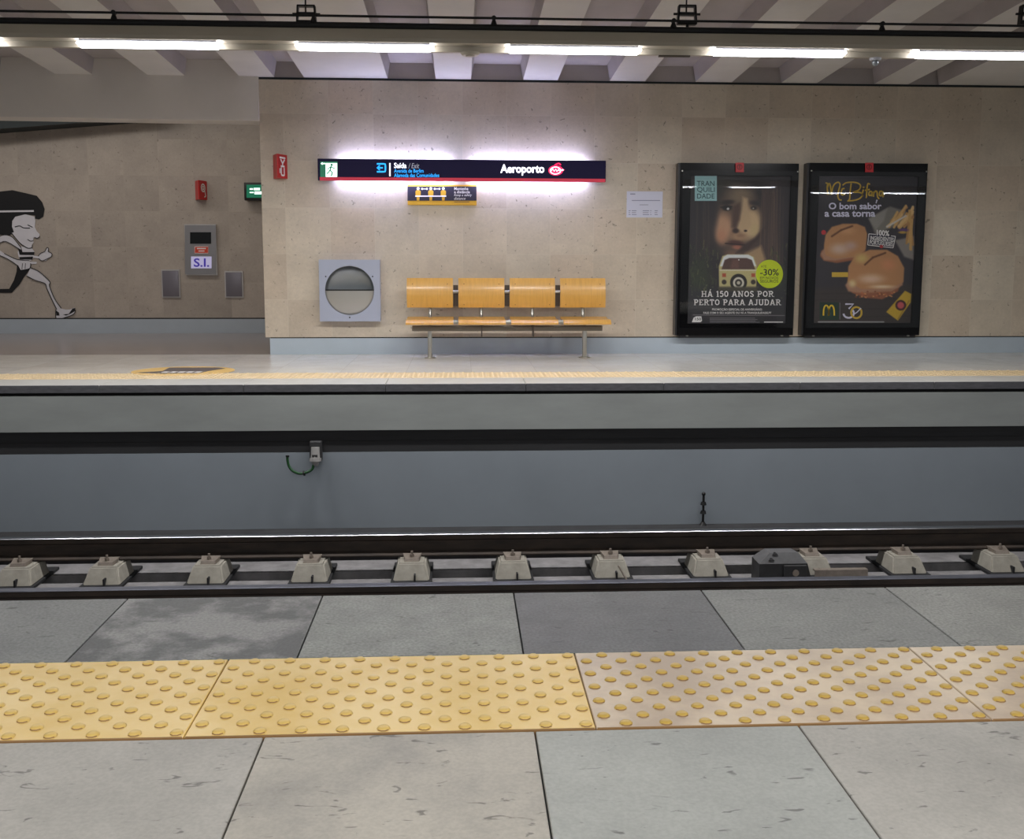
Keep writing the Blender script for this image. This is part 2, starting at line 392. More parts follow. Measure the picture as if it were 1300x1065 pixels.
class Flat:
    """prints and inlays on an upright plane: outlines given in photo pixels, laid on the plane at depth Y"""
    def __init__(self, Y, thick=0.001): self.Y, self.t, self.bm = Y, thick, bmesh.new()

    def P(self, x, y): p = aty(x, y, self.Y); return (p.x, p.z)

    def poly(self, pts): prism_xz(self.bm, [self.P(*p) for p in pts], self.Y - self.t, self.Y); return self

    def rect(self, x0, y0, x1, y1): return self.poly([(x0, y0), (x1, y0), (x1, y1), (x0, y1)])

    def disc(self, cx, cy, rx, ry=None, n=32):
        ry = rx if ry is None else ry
        return self.poly([(cx + rx * math.cos(2 * math.pi * i / n), cy + ry * math.sin(2 * math.pi * i / n)) for i in range(n)])

    def ring(self, cx, cy, rx, ry, w, n=32, a0=0, a1=360):
        return self.stroke([(cx + rx * math.cos(math.radians(a0 + (a1 - a0) * i / n)), cy + ry * math.sin(math.radians(a0 + (a1 - a0) * i / n))) for i in range(n + 1)], w)

    def stroke(self, pts, w, sm=0):
        if sm: pts = [(v.x, v.y) for v in smooth_path([Vector((p[0], p[1], 0)) for p in pts], sm)]
        L, R = [], []
        for i, p in enumerate(pts):
            a, b = pts[max(i - 1, 0)], pts[min(i + 1, len(pts) - 1)]
            d = Vector((b[0] - a[0], b[1] - a[1])); d = d.normalized() if d.length > 1e-6 else Vector((1, 0))
            L.append((p[0] - d.y * w / 2, p[1] + d.x * w / 2)); R.append((p[0] + d.y * w / 2, p[1] - d.x * w / 2))
        bm, y0, y1 = self.bm, self.Y - self.t, self.Y
        vl = [bm.verts.new((self.P(*q)[0], y0, self.P(*q)[1])) for q in L]; vr = [bm.verts.new((self.P(*q)[0], y0, self.P(*q)[1])) for q in R]
        wl = [bm.verts.new((self.P(*q)[0], y1, self.P(*q)[1])) for q in L]; wr = [bm.verts.new((self.P(*q)[0], y1, self.P(*q)[1])) for q in R]
        for i in range(len(pts) - 1):
            bm.faces.new((vl[i], vl[i + 1], vr[i + 1], vr[i])); bm.faces.new((vl[i], wl[i], wl[i + 1], vl[i + 1])); bm.faces.new((vr[i], vr[i + 1], wr[i + 1], wr[i]))
        return self

    def text(self, s, x0, y0, x1, y1, bold=0.0, shear=0.0, tilt=0.0):
        """letters of s filling the pixel box x0..x1, y0 (cap top) .. y1 (lowest point)"""
        c = bpy.data.curves.new('letters', 'FONT'); c.body = s; c.offset = bold; c.shear = shear; c.resolution_u = 3
        o = bpy.data.objects.new('letters', c); COL.objects.link(o)
        dg = bpy.context.evaluated_depsgraph_get(); me = bpy.data.meshes.new_from_object(o.evaluated_get(dg))
        bpy.data.objects.remove(o); bpy.data.curves.remove(c)
        xs = [v.co.x for v in me.vertices]; ys = [v.co.y for v in me.vertices]
        ax, bx_, ay, by = min(xs), max(xs), min(ys), max(ys)
        vs = []
        for v in me.vertices:
            u = (v.co.x - ax) / (bx_ - ax); w = (v.co.y - ay) / (by - ay)
            X, Z = self.P(x0 + u * (x1 - x0), y1 - w * (y1 - y0) + tilt * u)
            vs.append(self.bm.verts.new((X, self.Y - self.t, Z)))
        for p in me.polygons:
            try: self.bm.faces.new([vs[i] for i in p.vertices])
            except ValueError: pass
        bpy.data.meshes.remove(me)
        return self

    def done(self, name, m, parent=None):
        me = bpy.data.meshes.new(name); self.bm.to_mesh(me); self.bm.free(); me.materials.append(m)
        o = bpy.data.objects.new(name, me); COL.objects.link(o)
        if parent is not None: attach(o, parent)
        return o


# ------------------------------------------------------------------ the setting: platforms, pit, walls, ceiling
XL, XR = -10.0, 10.0
# near platform: dark slabs along the edge, pale slabs behind the tactile strip
bm = bmesh.new()
pitch = 0.5775
tones = {-3: 4, -2: 0, -1: 1, 0: 2, 1: 3, 2: 4, 3: 5}
for k in range(-9, 10):
    x0 = -0.419 + pitch * k
    box(bm, x0 + 0.0018, x0 + pitch - 0.0018, 2.4635, Y_NEAR, -0.045, 0.0, 0.0015, 1, mi=tones.get(k - 1 + 1, (k * 5) % 6))
floor_a = struct(finish('floor_edge_slabs', bm, SLABS))
bm = bmesh.new()
for k in range(-9, 10):
    x0 = -0.421 + pitch * k
    for r, (ya, yb) in enumerate(((1.46, 2.04), (0.88, 1.457), (0.30, 0.877), (-0.28, 0.297), (-0.86, -0.283))):
        box(bm, x0 + 0.002, x0 + pitch - 0.002, ya, yb, -0.045, -0.003, 0.0015, 1, mi=(0, 1, 2)[(k + r * 2 + 1) % 3])
floor_b = struct(finish('floor_inner_slabs', bm, SLABS_IN))
struct(bx('floor_near_base', M['black_gap'], None, -6, 6, -0.9, Y_NEAR - 0.01, -0.3, -0.0445))
struct(bx('wall_near_platform', M['pit_wall'], None, -6, 6, Y_NEAR - 0.3, Y_NEAR - 0.1, -1.334, -0.3))


def dome_grid(bm, x0, x1, y0, y1, r, h, px, rows, lay, seg=10):
    py = (y1 - y0) / rows
    for j in range(rows):
        y = y0 + py * (j + 0.5)
        n = int(round((x1 - x0) / px))
        for i in range(n):
            x = x0 + px * (i + (0.28 if j % 2 else 0.78))
            rings = []
            for (f, g) in ((1.0, 0.0), (0.93, 0.42), (0.72, 0.85), (0.38, 1.0)):
                rings.append([bm.verts.new((x + r * f * math.cos(2 * math.pi * k / seg), y + r * f * math.sin(2 * math.pi * k / seg), h * g)) for k in range(seg)])
            for a, b in zip(rings, rings[1:]):
                for k in range(seg): bm.faces.new((a[k], a[(k + 1) % seg], b[(k + 1) % seg], b[k]))
            bm.faces.new(rings[-1])
            for rg in rings:
                for v in rg: v[lay] = 1.0


strip = thing('tactile_strip', 'wide yellow tactile paving strip with raised domes along the dark edge slabs', 'tactile paving', (0, 2.25, 0))
xt = [-0.590 - 0.8795 * 2, -0.590 - 0.8795, -0.590, 0.2895, 1.169, 1.169 + 0.8795, 1.169 + 2 * 0.8795]
for i in range(len(xt) - 1):
    bm = bmesh.new(); lay = bm.verts.layers.float.new('dome')
    box(bm, xt[i] + 0.0012, xt[i + 1] - 0.0012, 2.0435, 2.462, -0.045, 0.0, 0.002, 1)
    dome_grid(bm, xt[i], xt[i + 1], 2.0435, 2.462, 0.0148, 0.0055, 0.08795, 11, lay)
    for f in bm.faces:
        f.normal_update()
        if f.normal.y < -0.7: f.material_index = 1
    finish('tactile_slab', bm, [TACT_P if i >= 3 else TACT_Y, M['tact_edge']], strip, True)

# far platform
struct(bx('floor', M['floor_far'], None, XL, XR, 8.65, Y_WALL + 0.02, -0.066, 0.0))
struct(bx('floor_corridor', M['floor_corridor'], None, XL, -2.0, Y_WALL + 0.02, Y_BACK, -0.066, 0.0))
bm = bmesh.new()
k = -9.9
while k < 10:
    box(bm, k + 0.0015, k + 1.16 - 0.0015, Y_EDGE, 8.65, -0.064, 0.0, 0.003, 1); k += 1.16
bm.faces.ensure_lookup_table(); bmesh.ops.recalc_face_normals(bm, faces=bm.faces)
for f in bm.faces:
    if f.normal.y < -0.6: f.material_index = 1
struct(finish('floor_far_edge', bm, [M['edge_far'], M['edge_front']]))
bm = bmesh.new(); lay = bm.verts.layers.float.new('dome')
box(bm, XL, XR, 8.66, 9.075, 0.0, 0.002)
dome_grid(bm, -4.8, 5.6, 8.66, 9.075, 0.0145, 0.007, 0.088, 11, lay, 6)
tag(finish('tactile_strip', bm, M['tact_far']), 'thin-looking yellow tactile strip along the edge of the opposite platform', 'tactile paving')
struct(bx('trim_1', M['black_gap'], None, XL, XR, Y_EDGE + 0.03, 8.6, -0.092, -0.064))
struct(bx('wall_platform_front', M['fascia'], None, XL, XR, Y_EDGE + 0.004, 8.7, -0.385, -0.09))
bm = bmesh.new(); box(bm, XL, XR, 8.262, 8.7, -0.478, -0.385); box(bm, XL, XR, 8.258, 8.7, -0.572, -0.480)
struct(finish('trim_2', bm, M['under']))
struct(bx('wall_pit', M['pit_wall'], None, XL, XR, 8.255, 8.7, -1.4, -0.574))

# pit floor
bm = bmesh.new()
prism_yz(bm, [(2.6, -1.334), (7.22, -1.334), (7.22, -1.42), (7.41, -1.42), (7.41, -1.334), (7.70, -1.334), (7.70, -1.5), (2.6, -1.5)], XL, XR)
struct(finish('floor_track', bm, M['bed']))
struct(bx('floor_rail_plinth', M['bed'], None, XL, XR, 6.09, 6.28, -1.336, -1.1945))
struct(bx('floor_track_drain', M['bed_dark'], None, XL, XR, 7.70, 8.255, -1.5, -1.222))
struct(bx('floor_track_channel', M['bed_dark'], None, XL, XR, 7.222, 7.408, -1.44, -1.405))

# front wall, skirting, bulkhead, back wall
XC = -2.112                         # corner of the front wall
struct(bx('wall_front', M['wall'], None, XC, XR, Y_WALL, Y_WALL + 0.35, 0.187, 2.905))
struct(bx('wall_return', M['wall'], None, XC + 0.01, XC + 0.35, Y_WALL + 0.35, Y_BACK, 0.0, 2.905))
struct(bx('trim_3', M['dark_soffit'], None, XC, XR, Y_WALL + 0.015, Y_WALL + 0.3, 2.905, 2.93))
struct(bx('baseboard_front', M['skirt'], None, XC + 0.045, XR, Y_WALL + 0.01, Y_WALL + 0.3, 0.0, 0.175))
struct(bx('trim_4', M['black_gap'], None, XC + 0.05, XR, Y_WALL + 0.016, Y_WALL + 0.3, 0.175, 0.187))
bm = bmesh.new()
prism_xz(bm, [(XL, 2.53), (XC, 2.475), (XC, 3.094), (XL, 3.094)], Y_WALL - 0.03, Y_WALL + 0.3)
struct(finish('wall_bulkhead', bm, M['bulkhead']))
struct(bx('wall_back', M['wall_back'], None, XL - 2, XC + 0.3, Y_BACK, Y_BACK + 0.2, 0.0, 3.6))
struct(bx('baseboard_back', M['skirt_back'], None, XL - 2, XC + 0.1, Y_BACK - 0.02, Y_BACK, 0.0, 0.2))
struct(bx('trim_5', M['black_gap'], None, XL - 2, XC + 0.1, Y_BACK - 0.012, Y_BACK, 0.2, 0.215))
struct(bx('ceiling_corridor', M['bulkhead'], None, XL - 2, XC + 0.3, Y_WALL + 0.3, Y_BACK + 0.2, 3.45, 3.6))
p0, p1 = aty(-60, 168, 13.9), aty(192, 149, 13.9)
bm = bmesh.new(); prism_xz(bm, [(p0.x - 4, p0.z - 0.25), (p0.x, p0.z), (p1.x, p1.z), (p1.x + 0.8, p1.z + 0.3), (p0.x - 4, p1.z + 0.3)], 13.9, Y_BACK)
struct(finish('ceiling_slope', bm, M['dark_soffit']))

# ceiling: deep concrete ribs running away from the track, slightly falling towards the wall
SLOPE = 0.05


def zb(Y, z=2.93): return z + SLOPE * (Y_WALL - Y)


ribs = [(-392, -347), (-277, -231), (-161, -115), (-45, 1), (71, 118), (188, 235), (304, 348), (386, 492), (553, 598), (664, 708), (774, 819), (883, 929), (992, 1037), (1110, 1153), (1192, 1299), (1350, 1395), (1460, 1505), (1570, 1615)]
Y0 = 2.0
bm = bmesh.new()
for a, b in ribs:
    xa, xb = aty(a, 99 if a > 330 else 94, Y_WALL).x, aty(b, 99 if a > 330 else 94, Y_WALL).x
    hexa(bm, [(xa, Y0, zb(Y0)), (xb, Y0, zb(Y0)), (xb, Y_WALL, zb(Y_WALL)), (xa, Y_WALL, zb(Y_WALL)),
              (xa - .03, Y0, zb(Y0) + .17), (xb + .03, Y0, zb(Y0) + .17), (xb + .03, Y_WALL, zb(Y_WALL) + .17), (xa - .03, Y_WALL, zb(Y_WALL) + .17)])
bmesh.ops.recalc_face_normals(bm, faces=bm.faces)
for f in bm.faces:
    if abs(f.normal.x) > 0.7: f.material_index = 1  # rib sides take the darker coffer colour to stand for their shade
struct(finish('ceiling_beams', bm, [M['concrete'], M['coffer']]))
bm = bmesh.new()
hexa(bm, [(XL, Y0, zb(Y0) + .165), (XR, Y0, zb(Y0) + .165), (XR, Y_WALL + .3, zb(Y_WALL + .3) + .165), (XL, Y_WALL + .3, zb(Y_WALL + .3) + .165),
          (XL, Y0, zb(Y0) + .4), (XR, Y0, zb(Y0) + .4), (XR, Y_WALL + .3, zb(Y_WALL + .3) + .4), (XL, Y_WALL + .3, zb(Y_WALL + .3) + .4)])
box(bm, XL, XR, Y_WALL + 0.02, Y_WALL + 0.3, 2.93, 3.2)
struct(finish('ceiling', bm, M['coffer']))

# ------------------------------------------------------------------ rails and their concrete blocks
ZR = -1.034


def rail(y_in, m_top, label):
    """flat-bottom rail; y_in = the side of the head that faces the camera"""
    t = thing('rail', label, 'rail', (0, y_in + 0.035, ZR - 0.16), 'running rails in the track bed')
    yc = y_in + 0.035
    half = [(0.070, -0.160), (0.070, -0.150), (0.012, -0.128), (0.010, -0.055), (0.034, -0.040), (0.035, -0.006)]
    pts = [(yc - a, ZR + b) for a, b in half] + [(yc + a, ZR + b) for a, b in half[::-1]]
    bm = bmesh.new(); prism_yz(bm, pts, XL, XR); finish('rail_body', bm, M['rail_side'], t)
    bm = bmesh.new(); prism_yz(bm, [(yc - 0.034, ZR - 0.010), (yc - 0.034, ZR - 0.004), (yc - 0.028, ZR), (yc + 0.028, ZR), (yc + 0.034, ZR - 0.004), (yc + 0.034, ZR - 0.010)], XL, XR)
    finish('running_surface', bm, m_top, t)
    return t


rail(7.35, M['rail_top'], 'brown rusty steel rail with a bright polished top below the blue-grey pit wall')
rail(6.15, M['rail_dull'], 'dark steel rail with a dull top just beyond the dark platform slabs')

BLOCK_X = [15, 128, 260, 392, 522, 652, 778, 903, 1036, 1155, 1280]
BLOCK_L = ['weathered concrete rail block cut off by the picture edge, below the cartoon runner', 'concrete rail block fourth from the block below the waste bin, near the runner end',
           '', '', '', '', '', '', '', '', '']
BLOCK_L = [
    'cut-off concrete rail block below the cartoon runner mural, last of its row',
    'concrete rail block between the cut-off end block and the one below the control panel',
    'concrete rail block below the floor sticker and steel control panel',
    'concrete rail block straight below the grey socket with the green hose',
    'concrete rail block straight below the first leg of the bench',
    'concrete rail block with a crack, below the middle of the bench',
    'concrete rail block with a thin rod leaning on its front',
    'concrete rail block below the black pin on the pit wall, beside the black box',
    'concrete rail block half hidden behind the black cast metal box',
    'concrete rail block next after the flat grey bar, with a stub at its foot',
    'concrete rail block below the wall past the burger poster, last in the row']


def block_bm(cx):
    bm = bmesh.new()
    hexa(bm, [(cx - .135, 7.085, -1.318), (cx + .135, 7.085, -1.318), (cx + .135, 7.42, -1.318), (cx - .135, 7.42, -1.318),
              (cx - .100, 7.165, -1.197), (cx + .100, 7.165, -1.197), (cx + .104, 7.42, -1.197), (cx - .104, 7.42, -1.197)])
    bmesh.ops.bevel(bm, geom=list(bm.edges), offset=0.012, segments=2, affect='EDGES')
    return bm


def make_block(label):
    t = thing('sleeper_block', label, 'rail block', (0, 7.25, -1.334), 'concrete rail blocks along the track')
    finish('concrete_block', block_bm(0), M['block'], t, True)
    b = bmesh.new(); box(b, -.150, .150, 7.066, 7.56, -1.334, -1.310, 0.004, 1); finish('rubber_boot', b, M['boot'], t)
    b = bmesh.new()
    hexa(b, [(-.055, 7.19, -1.197), (.055, 7.19, -1.197), (.062, 7.285, -1.197), (-.062, 7.285, -1.197), (-.050, 7.20, -1.174), (.050, 7.20, -1.174), (.070, 7.30, -1.162), (-.070, 7.30, -1.162)])
    c = finish('rail_clip', b, M['clip'], t)
    b = bmesh.new(); cyl(b, (0, 7.235, -1.176), (0, 7.235, -1.150), 0.017, seg=6); cyl(b, (0, 7.235, -1.150), (0, 7.235, -1.128), 0.009, seg=8)
    o = finish('bolt', b, M['clip']); o.parent = c
    b = bmesh.new(); box(b, .02, .032, 7.07, 7.115, -1.315, -1.262); finish('lifting_stub', b, M['boot'], t)
    return t


def copy_tree(o, parent=None):
    c = o.copy(); COL.objects.link(c)
    if parent is not None:
        c.parent = parent; c.matrix_parent_inverse = o.matrix_parent_inverse.copy()
    for ch in [x for x in bpy.data.objects if x.parent == o]: copy_tree(ch, c)
    return c


proto = None
for px_, lab in zip(BLOCK_X, BLOCK_L):
    x = aty(px_, 728, 7.1).x
    t = make_block(lab) if proto is None else copy_tree(proto)
    proto = proto or t
    t.location.x = x; t['label'] = lab
pr = aty(785, 718, 7.085); pq = aty(796, 736, 7.05)
bm = bmesh.new(); cyl(bm, (pr.x, 7.085, pr.z), (pq.x + .01, 7.03, -1.332), 0.007, seg=8)
tag(finish('iron_rod', bm, M['clip']), 'thin iron rod leaning on the front of a concrete rail block', 'rod')

# black cast box on the pit floor
xa, xb = aty(958, 722, 6.98).x, aty(1018, 722, 6.98).x
t = thing('track_beacon', 'black cast metal box with slanted faces standing between two concrete rail blocks', 'track device', ((xa + xb) / 2, 7.0, -1.334))
w = xb - xa
bm = bmesh.new()
hexa(bm, [(xa, 6.87, -1.334), (xb, 6.87, -1.334), (xb, 7.055, -1.334), (xa, 7.055, -1.334), (xa, 6.87, -1.15), (xb, 6.87, -1.15), (xb, 7.055, -1.15), (xa, 7.055, -1.15)])
finish('housing', bm, M['box_black'], t)
bm = bmesh.new()
hexa(bm, [(xa, 6.87, -1.15), (xb, 6.87, -1.15), (xb, 7.055, -1.15), (xa, 7.055, -1.15), (xa + w * .27, 6.93, -1.085), (xa + w * .86, 6.93, -1.085), (xa + w * .80, 7.04, -1.085), (xa + w * .24, 7.04, -1.085)])
ro = finish('sloped_roof', bm, M['box_roof'], t)
bm = bmesh.new(); box(bm, xa + w * .50, xa + w * .98, 6.85, 6.87, -1.325, -1.158, 0.005, 1); f = finish('cover_plate', bm, M['box_black'], t)
bm = bmesh.new(); cyl(bm, (xa + w * .74, 6.852, -1.212), (xa + w * .74, 6.842, -1.212), 0.024, seg=14); o = finish('badge', bm, M['clip']); attach(o, f)
for k_, (u0, u1) in enumerate(((.10, .22), (.20, .32))):
    zz = -1.133 + .0325 * k_
    bm = bmesh.new(); hexa(bm, [(xa + w * (u0 + .10), 6.885 + .03 * k_, zz), (xa + w * (u0 + .22), 6.885 + .03 * k_, zz), (xa + w * (u0 + .17), 6.900 + .03 * k_, zz + .016), (xa + w * (u0 + .14), 6.900 + .03 * k_, zz + .016),
                                (xa + w * (u0 + .10), 6.879 + .03 * k_, zz + .006), (xa + w * (u0 + .22), 6.879 + .03 * k_, zz + .006), (xa + w * (u0 + .17), 6.894 + .03 * k_, zz + .022), (xa + w * (u0 + .14), 6.894 + .03 * k_, zz + .022)])
    o = finish('slot', bm, M['boot']); attach(o, ro)
bm = bmesh.new(); hexa(bm, [(xb, 6.87, -1.334), (xb + .075, 6.87, -1.334), (xb + .075, 7.05, -1.334), (xb, 7.05, -1.334), (xb, 6.87, -1.15), (xb + .03, 6.87, -1.255), (xb + .03, 7.05, -1.255), (xb, 7.05, -1.15)]); finish('side_wedge', bm, M['box_black'], t)
xa2, xb2 = aty(1035, 724, 7.0).x, aty(1102, 724, 7.0).x
bm = bmesh.new(); zt_b = aty(1062, 723.5, 7.0).z
box(bm, xa2, xb2, 7.0, 7.05, zt_b - .012, zt_b); box(bm, xa2, xb2, 7.0, 7.010, -1.334, zt_b - .012)
tag(finish('steel_angle_bar', bm, M['clip']), 'flat grey steel angle bar lying beside the black cast metal box', 'bar')

# pit wall fittings
t = thing('socket_outlet', 'small grey cylindrical socket under the dark band of the pit wall', 'socket', (aty(400, 568, 8.25).x, 8.25, aty(400, 566, 8.25).z))
sx, sz1, sz0 = aty(400, 568, 8.175).x, aty(400, 568, 8.175).z, aty(400, 591, 8.175).z
bm = bmesh.new(); cyl(bm, (sx, 8.19, sz1), (sx, 8.18, sz0 + .06), 0.034, 0.038); finish('body', bm, M['valve'], t, True)
bm = bmesh.new(); cyl(bm, (sx, 8.18, sz0 + .062), (sx, 8.177, sz0 + .035), 0.048); cyl(bm, (sx, 8.177, sz0 + .036), (sx, 8.177, sz0), 0.036, 0.022); finish('collar', bm, M['valve'], t, True)
bm = bmesh.new(); box(bm, sx - .05, sx + .05, 8.20, 8.255, sz0 + .03, sz1 + .045, 0.006, 1); box(bm, sx - .022, sx + .022, 8.145, 8.195, sz0 + .075, sz0 + .095); finish('bracket', bm, M['box_black'], t)
gl = [aty(x, y, 8.165) for x, y in ((398, 590), (396, 596), (388, 600), (380, 601), (372, 598), (367, 592), (365, 584), (365, 580))]
bm = bmesh.new(); tube(bm, smooth_path(gl, 6), 0.011, 10); finish('hose', bm, M['hose'], t, True)
bm = bmesh.new(); c_ = aty(386, 600.5, 8.165); cyl(bm, c_ + Vector((-.006, 0, -.004)), c_ + Vector((.006, 0, 0)), 0.022); finish('hose_clip', bm, M['black'], t)
bm = bmesh.new(); e_ = aty(365, 580, 8.165); cyl(bm, e_, e_ + Vector((0, 0, .012)), 0.015); finish('hose_end', bm, M['black'], t)

px_ = aty(893, 640, 8.215).x; zt = aty(893, 627, 8.215).z; zl = -1.222
t = thing('iron_pin', 'thin black upright pin with two collars against the pit wall', 'pin', (px_, 8.215, zl))
h_ = zt - zl
bm = bmesh.new(); cyl(bm, (px_, 8.215, zl), (px_, 8.215, zt), 0.010); finish('rod', bm, M['black'], t)
for fz in (0.42, 0.70):
    bm = bmesh.new(); cyl(bm, (px_, 8.215, zl + h_ * fz - .012), (px_, 8.215, zl + h_ * fz + .012), 0.026, 0.02); finish('collar', bm, M['black'], t)
bm = bmesh.new(); cyl(bm, (px_, 8.215, zl), (px_, 8.215, zl + .03), 0.034, 0.014); finish('foot', bm, M['black'], t)
bm = bmesh.new(); bmesh.ops.create_uvsphere(bm, u_segments=12, v_segments=8, radius=0.017, matrix=Matrix.Translation((px_, 8.215, zt))); finish('tip', bm, M['black'], t, True)

# ------------------------------------------------------------------ ceiling duct, lamps, cables


ZD0, ZD1 = 2.546, 2.684           # underside and top of the lighting duct


def duct(y, label):
    bm = bmesh.new()
    prism_yz(bm, [(y - .06, ZD0 + .040), (y - .06, ZD0 + .07), (y - .035, ZD1), (y + .1, ZD1), (y + .12, ZD0 + .05), (y + .1, ZD0), (y + .062, ZD0), (y + .062, ZD0 + .040)], XL, XR + 3)
    return tag(finish('lighting_duct', bm, M['duct']), label, 'duct')


duct(Y_DUCT, 'long beige lighting duct with lamps along the opposite platform edge')


def lamp(x0, x1, y, label, group):
    z = ZD0 + .014
    t = thing('tube_lamp', label, 'lamp', ((x0 + x1) / 2, y, z), group)
    prof = [(y + .05 * math.cos(a) - .005, z + .030 * math.sin(a)) for a in [math.radians(-200 + 220 * i / 12) for i in range(13)]]
    bm = bmesh.new(); prism_yz(bm, prof, x0 + .03, x1 - .03); finish('diffuser', bm, M['diffuser'], t, True)
    for s, xe in ((1, x0), (-1, x1)):
        bm = bmesh.new()
        a = [bm.verts.new((xe + s * .03, p[0], p[1])) for p in prof]; b = [bm.verts.new((xe, y - .005 + (p[0] - y + .005) * .3, z + .006 + (p[1] - z) * .3)) for p in prof]
        n = len(prof)
        for i in range(n): bm.faces.new((a[i], a[(i + 1) % n], b[(i + 1) % n], b[i]))
        bm.faces.new(b); finish('end_cap', bm, M['diffuser'], t, True)
    bx('tray', M['cap'], t, x0 + .03, x1 - .03, y - .05, y + .045, z + .0105, ZD0 + .0395)
    area('lamp_light', ((x0 + x1) / 2, y - .005, z - .034), (x1 - x0 - .08, 0.06), LAMP_WATTS, (1.0, 0.985, 0.97))
    return t


LX = [(aty(a, 62, Y_DUCT).x, aty(b, 62, Y_DUCT).x) for a, b in ((98, 282), (375, 551), (642, 814), (902, 1074), (1159, 1330))]
step = LX[1][0] - LX[0][0]
LX = [(LX[0][0] - step, LX[0][1] - step)] + LX
LL = ['lit tube lamp showing only its tip above the runner mural', 'lit tube lamp above the plain bulkhead beside the stone wall corner',
      'lit tube lamp on the duct above the green pictogram end of the navy sign', 'lit tube lamp on the duct above the white station name on the navy sign',
      'lit tube lamp on the duct above the poster with the face', 'cut-off lit tube lamp on the duct beyond the burger poster']
for (a, b), l in zip(LX, LL): lamp(a, b, Y_DUCT, l, 'tube lamps under the lighting duct')

# the same row of lamps hangs over this platform; its reflection shows in the poster glass
Y_DUCT2 = -0.4
duct(Y_DUCT2, 'second beige lighting duct overhead above the near platform')
for i in range(-6, 3):
    a = 5.86 + 1.75 * i
    lamp(a, a + 1.08, Y_DUCT2, 'lit tube lamp over the near platform, mirrored in the poster glass', 'tube lamps over this platform')

YC = Y_DUCT - .03
ZC = 2.772
t = thing('cable_conduit', 'thick black conduit with a thin cable above it along the duct top', 'conduit', (0, YC, ZD1))
bm = bmesh.new(); cyl(bm, (XL, YC, ZD1 + .0225), (XR, YC, ZD1 + .0225), 0.022, seg=14); finish('conduit_pipe', bm, M['cable'], t, True)
bm = bmesh.new(); cyl(bm, (XL, YC, ZC), (XR, YC, ZC), 0.009, seg=10); finish('cable_line', bm, M['cable'], t, True)
for px_ in (145, 398, 627, 855, 1120):
    x = aty(px_, 30, YC).x
    bm = bmesh.new(); cyl(bm, (x, YC, ZD1 + .038), (x, YC, ZC), 0.026, 0.008, 10); cyl(bm, (x, YC - .015, ZC), (x, YC + .015, ZC), 0.017, seg=10); finish('cable_stand', bm, M['cable'], t)


def hanger(px_, label):
    y = Y_DUCT + .04
    x = aty(px_, 20, y).x
    t = thing('duct_hanger', label, 'bracket', (x, y, ZD1), 'black brackets hanging the duct')
    zl, zm, zt = aty(px_, 31, y).z, aty(px_, 18, y).z, aty(px_, 7.5, y).z
    for s in (-1, 1):
        bm = bmesh.new(); hexa(bm, [(x + s * .068 - .006, y - .025, zl), (x + s * .068 + .006, y - .025, zl), (x + s * .068 + .006, y + .025, zl), (x + s * .068 - .006, y + .025, zl),
                                    (x + s * .06 - .006, y - .025, zt), (x + s * .06 + .006, y - .025, zt), (x + s * .06 + .006, y + .025, zt), (x + s * .06 - .006, y + .025, zt)]); finish('side_strap', bm, M['black'], t)
    bm = bmesh.new(); box(bm, x - .072, x + .072, y - .028, y + .028, zl - .004, zl + .026, .004, 1); finish('lower_clamp', bm, M['black'], t)
    bm = bmesh.new(); box(bm, x - .066, x + .066, y - .025, y + .025, zm - .010, zm + .010); cyl(bm, (x - .10, y, zm), (x + .10, y, zm), 0.009, seg=8); finish('cross_bolt', bm, M['black'], t)
    bm = bmesh.new(); box(bm, x - .064, x + .064, y - .025, y + .025, zt - .008, zt + .004); finish('top_plate', bm, M['black'], t)
    bm = bmesh.new(); cyl(bm, (x - .005, y, zm), (x - .005, y, zb(y) + .005), 0.006, seg=8); finish('ceiling_rod', bm, M['black'], t)
    bm = bmesh.new(); cyl(bm, (x + .005, y, ZD1), (x + .005, y, zl), 0.012, seg=8); finish('drop_rod', bm, M['black'], t)


hanger(389, 'black duct bracket above the tube lamp nearest the waste bin')
hanger(872, 'black duct bracket above the poster with the face')
hanger(1306, 'cut-off black duct bracket beyond the burger poster')

x = aty(597, 62, Y_DUCT).x
bm = bmesh.new(); cyl(bm, (x, Y_DUCT + .08, ZD0), (x, Y_DUCT + .08, ZD0 - .019), 0.075, 0.06, 24); cyl(bm, (x, Y_DUCT + .08, ZD0 - .019), (x, Y_DUCT + .08, ZD0 - .027), 0.035, 0.03, 16)
tag(finish('smoke_detector', bm, M['duct'], None, True), 'flat round cream detector under the duct between two tube lamps above the sign', 'detector')
x = aty(1117, 69, Y_DUCT).x
t = thing('duct_sensor', 'small grey sensor with a knob under the duct near the burger poster', 'sensor', (x, Y_DUCT + .08, ZD0))
bm = bmesh.new(); cyl(bm, (x, Y_DUCT + .08, ZD0), (x, Y_DUCT + .08, ZD0 - .018), 0.045, 0.04, 16); finish('base', bm, M['cap'], t)
bm = bmesh.new(); bmesh.ops.create_uvsphere(bm, u_segments=14, v_segments=10, radius=0.026, matrix=Matrix.Translation((x, Y_DUCT + .08, ZD0 - .033))); finish('eye', bm, M['alu_in'], t, True)
x0, x1 = aty(839, 64, Y_DUCT).x, aty(879, 65, Y_DUCT).x
tag(bx('duct_vent', M['bracket_and_shade'], None, x0, x1, Y_DUCT + .065, Y_DUCT + .099, ZD0 - .011, ZD0 + .0005), 'narrow dark slot plate under the duct beside the lamp above the face poster', 'vent')

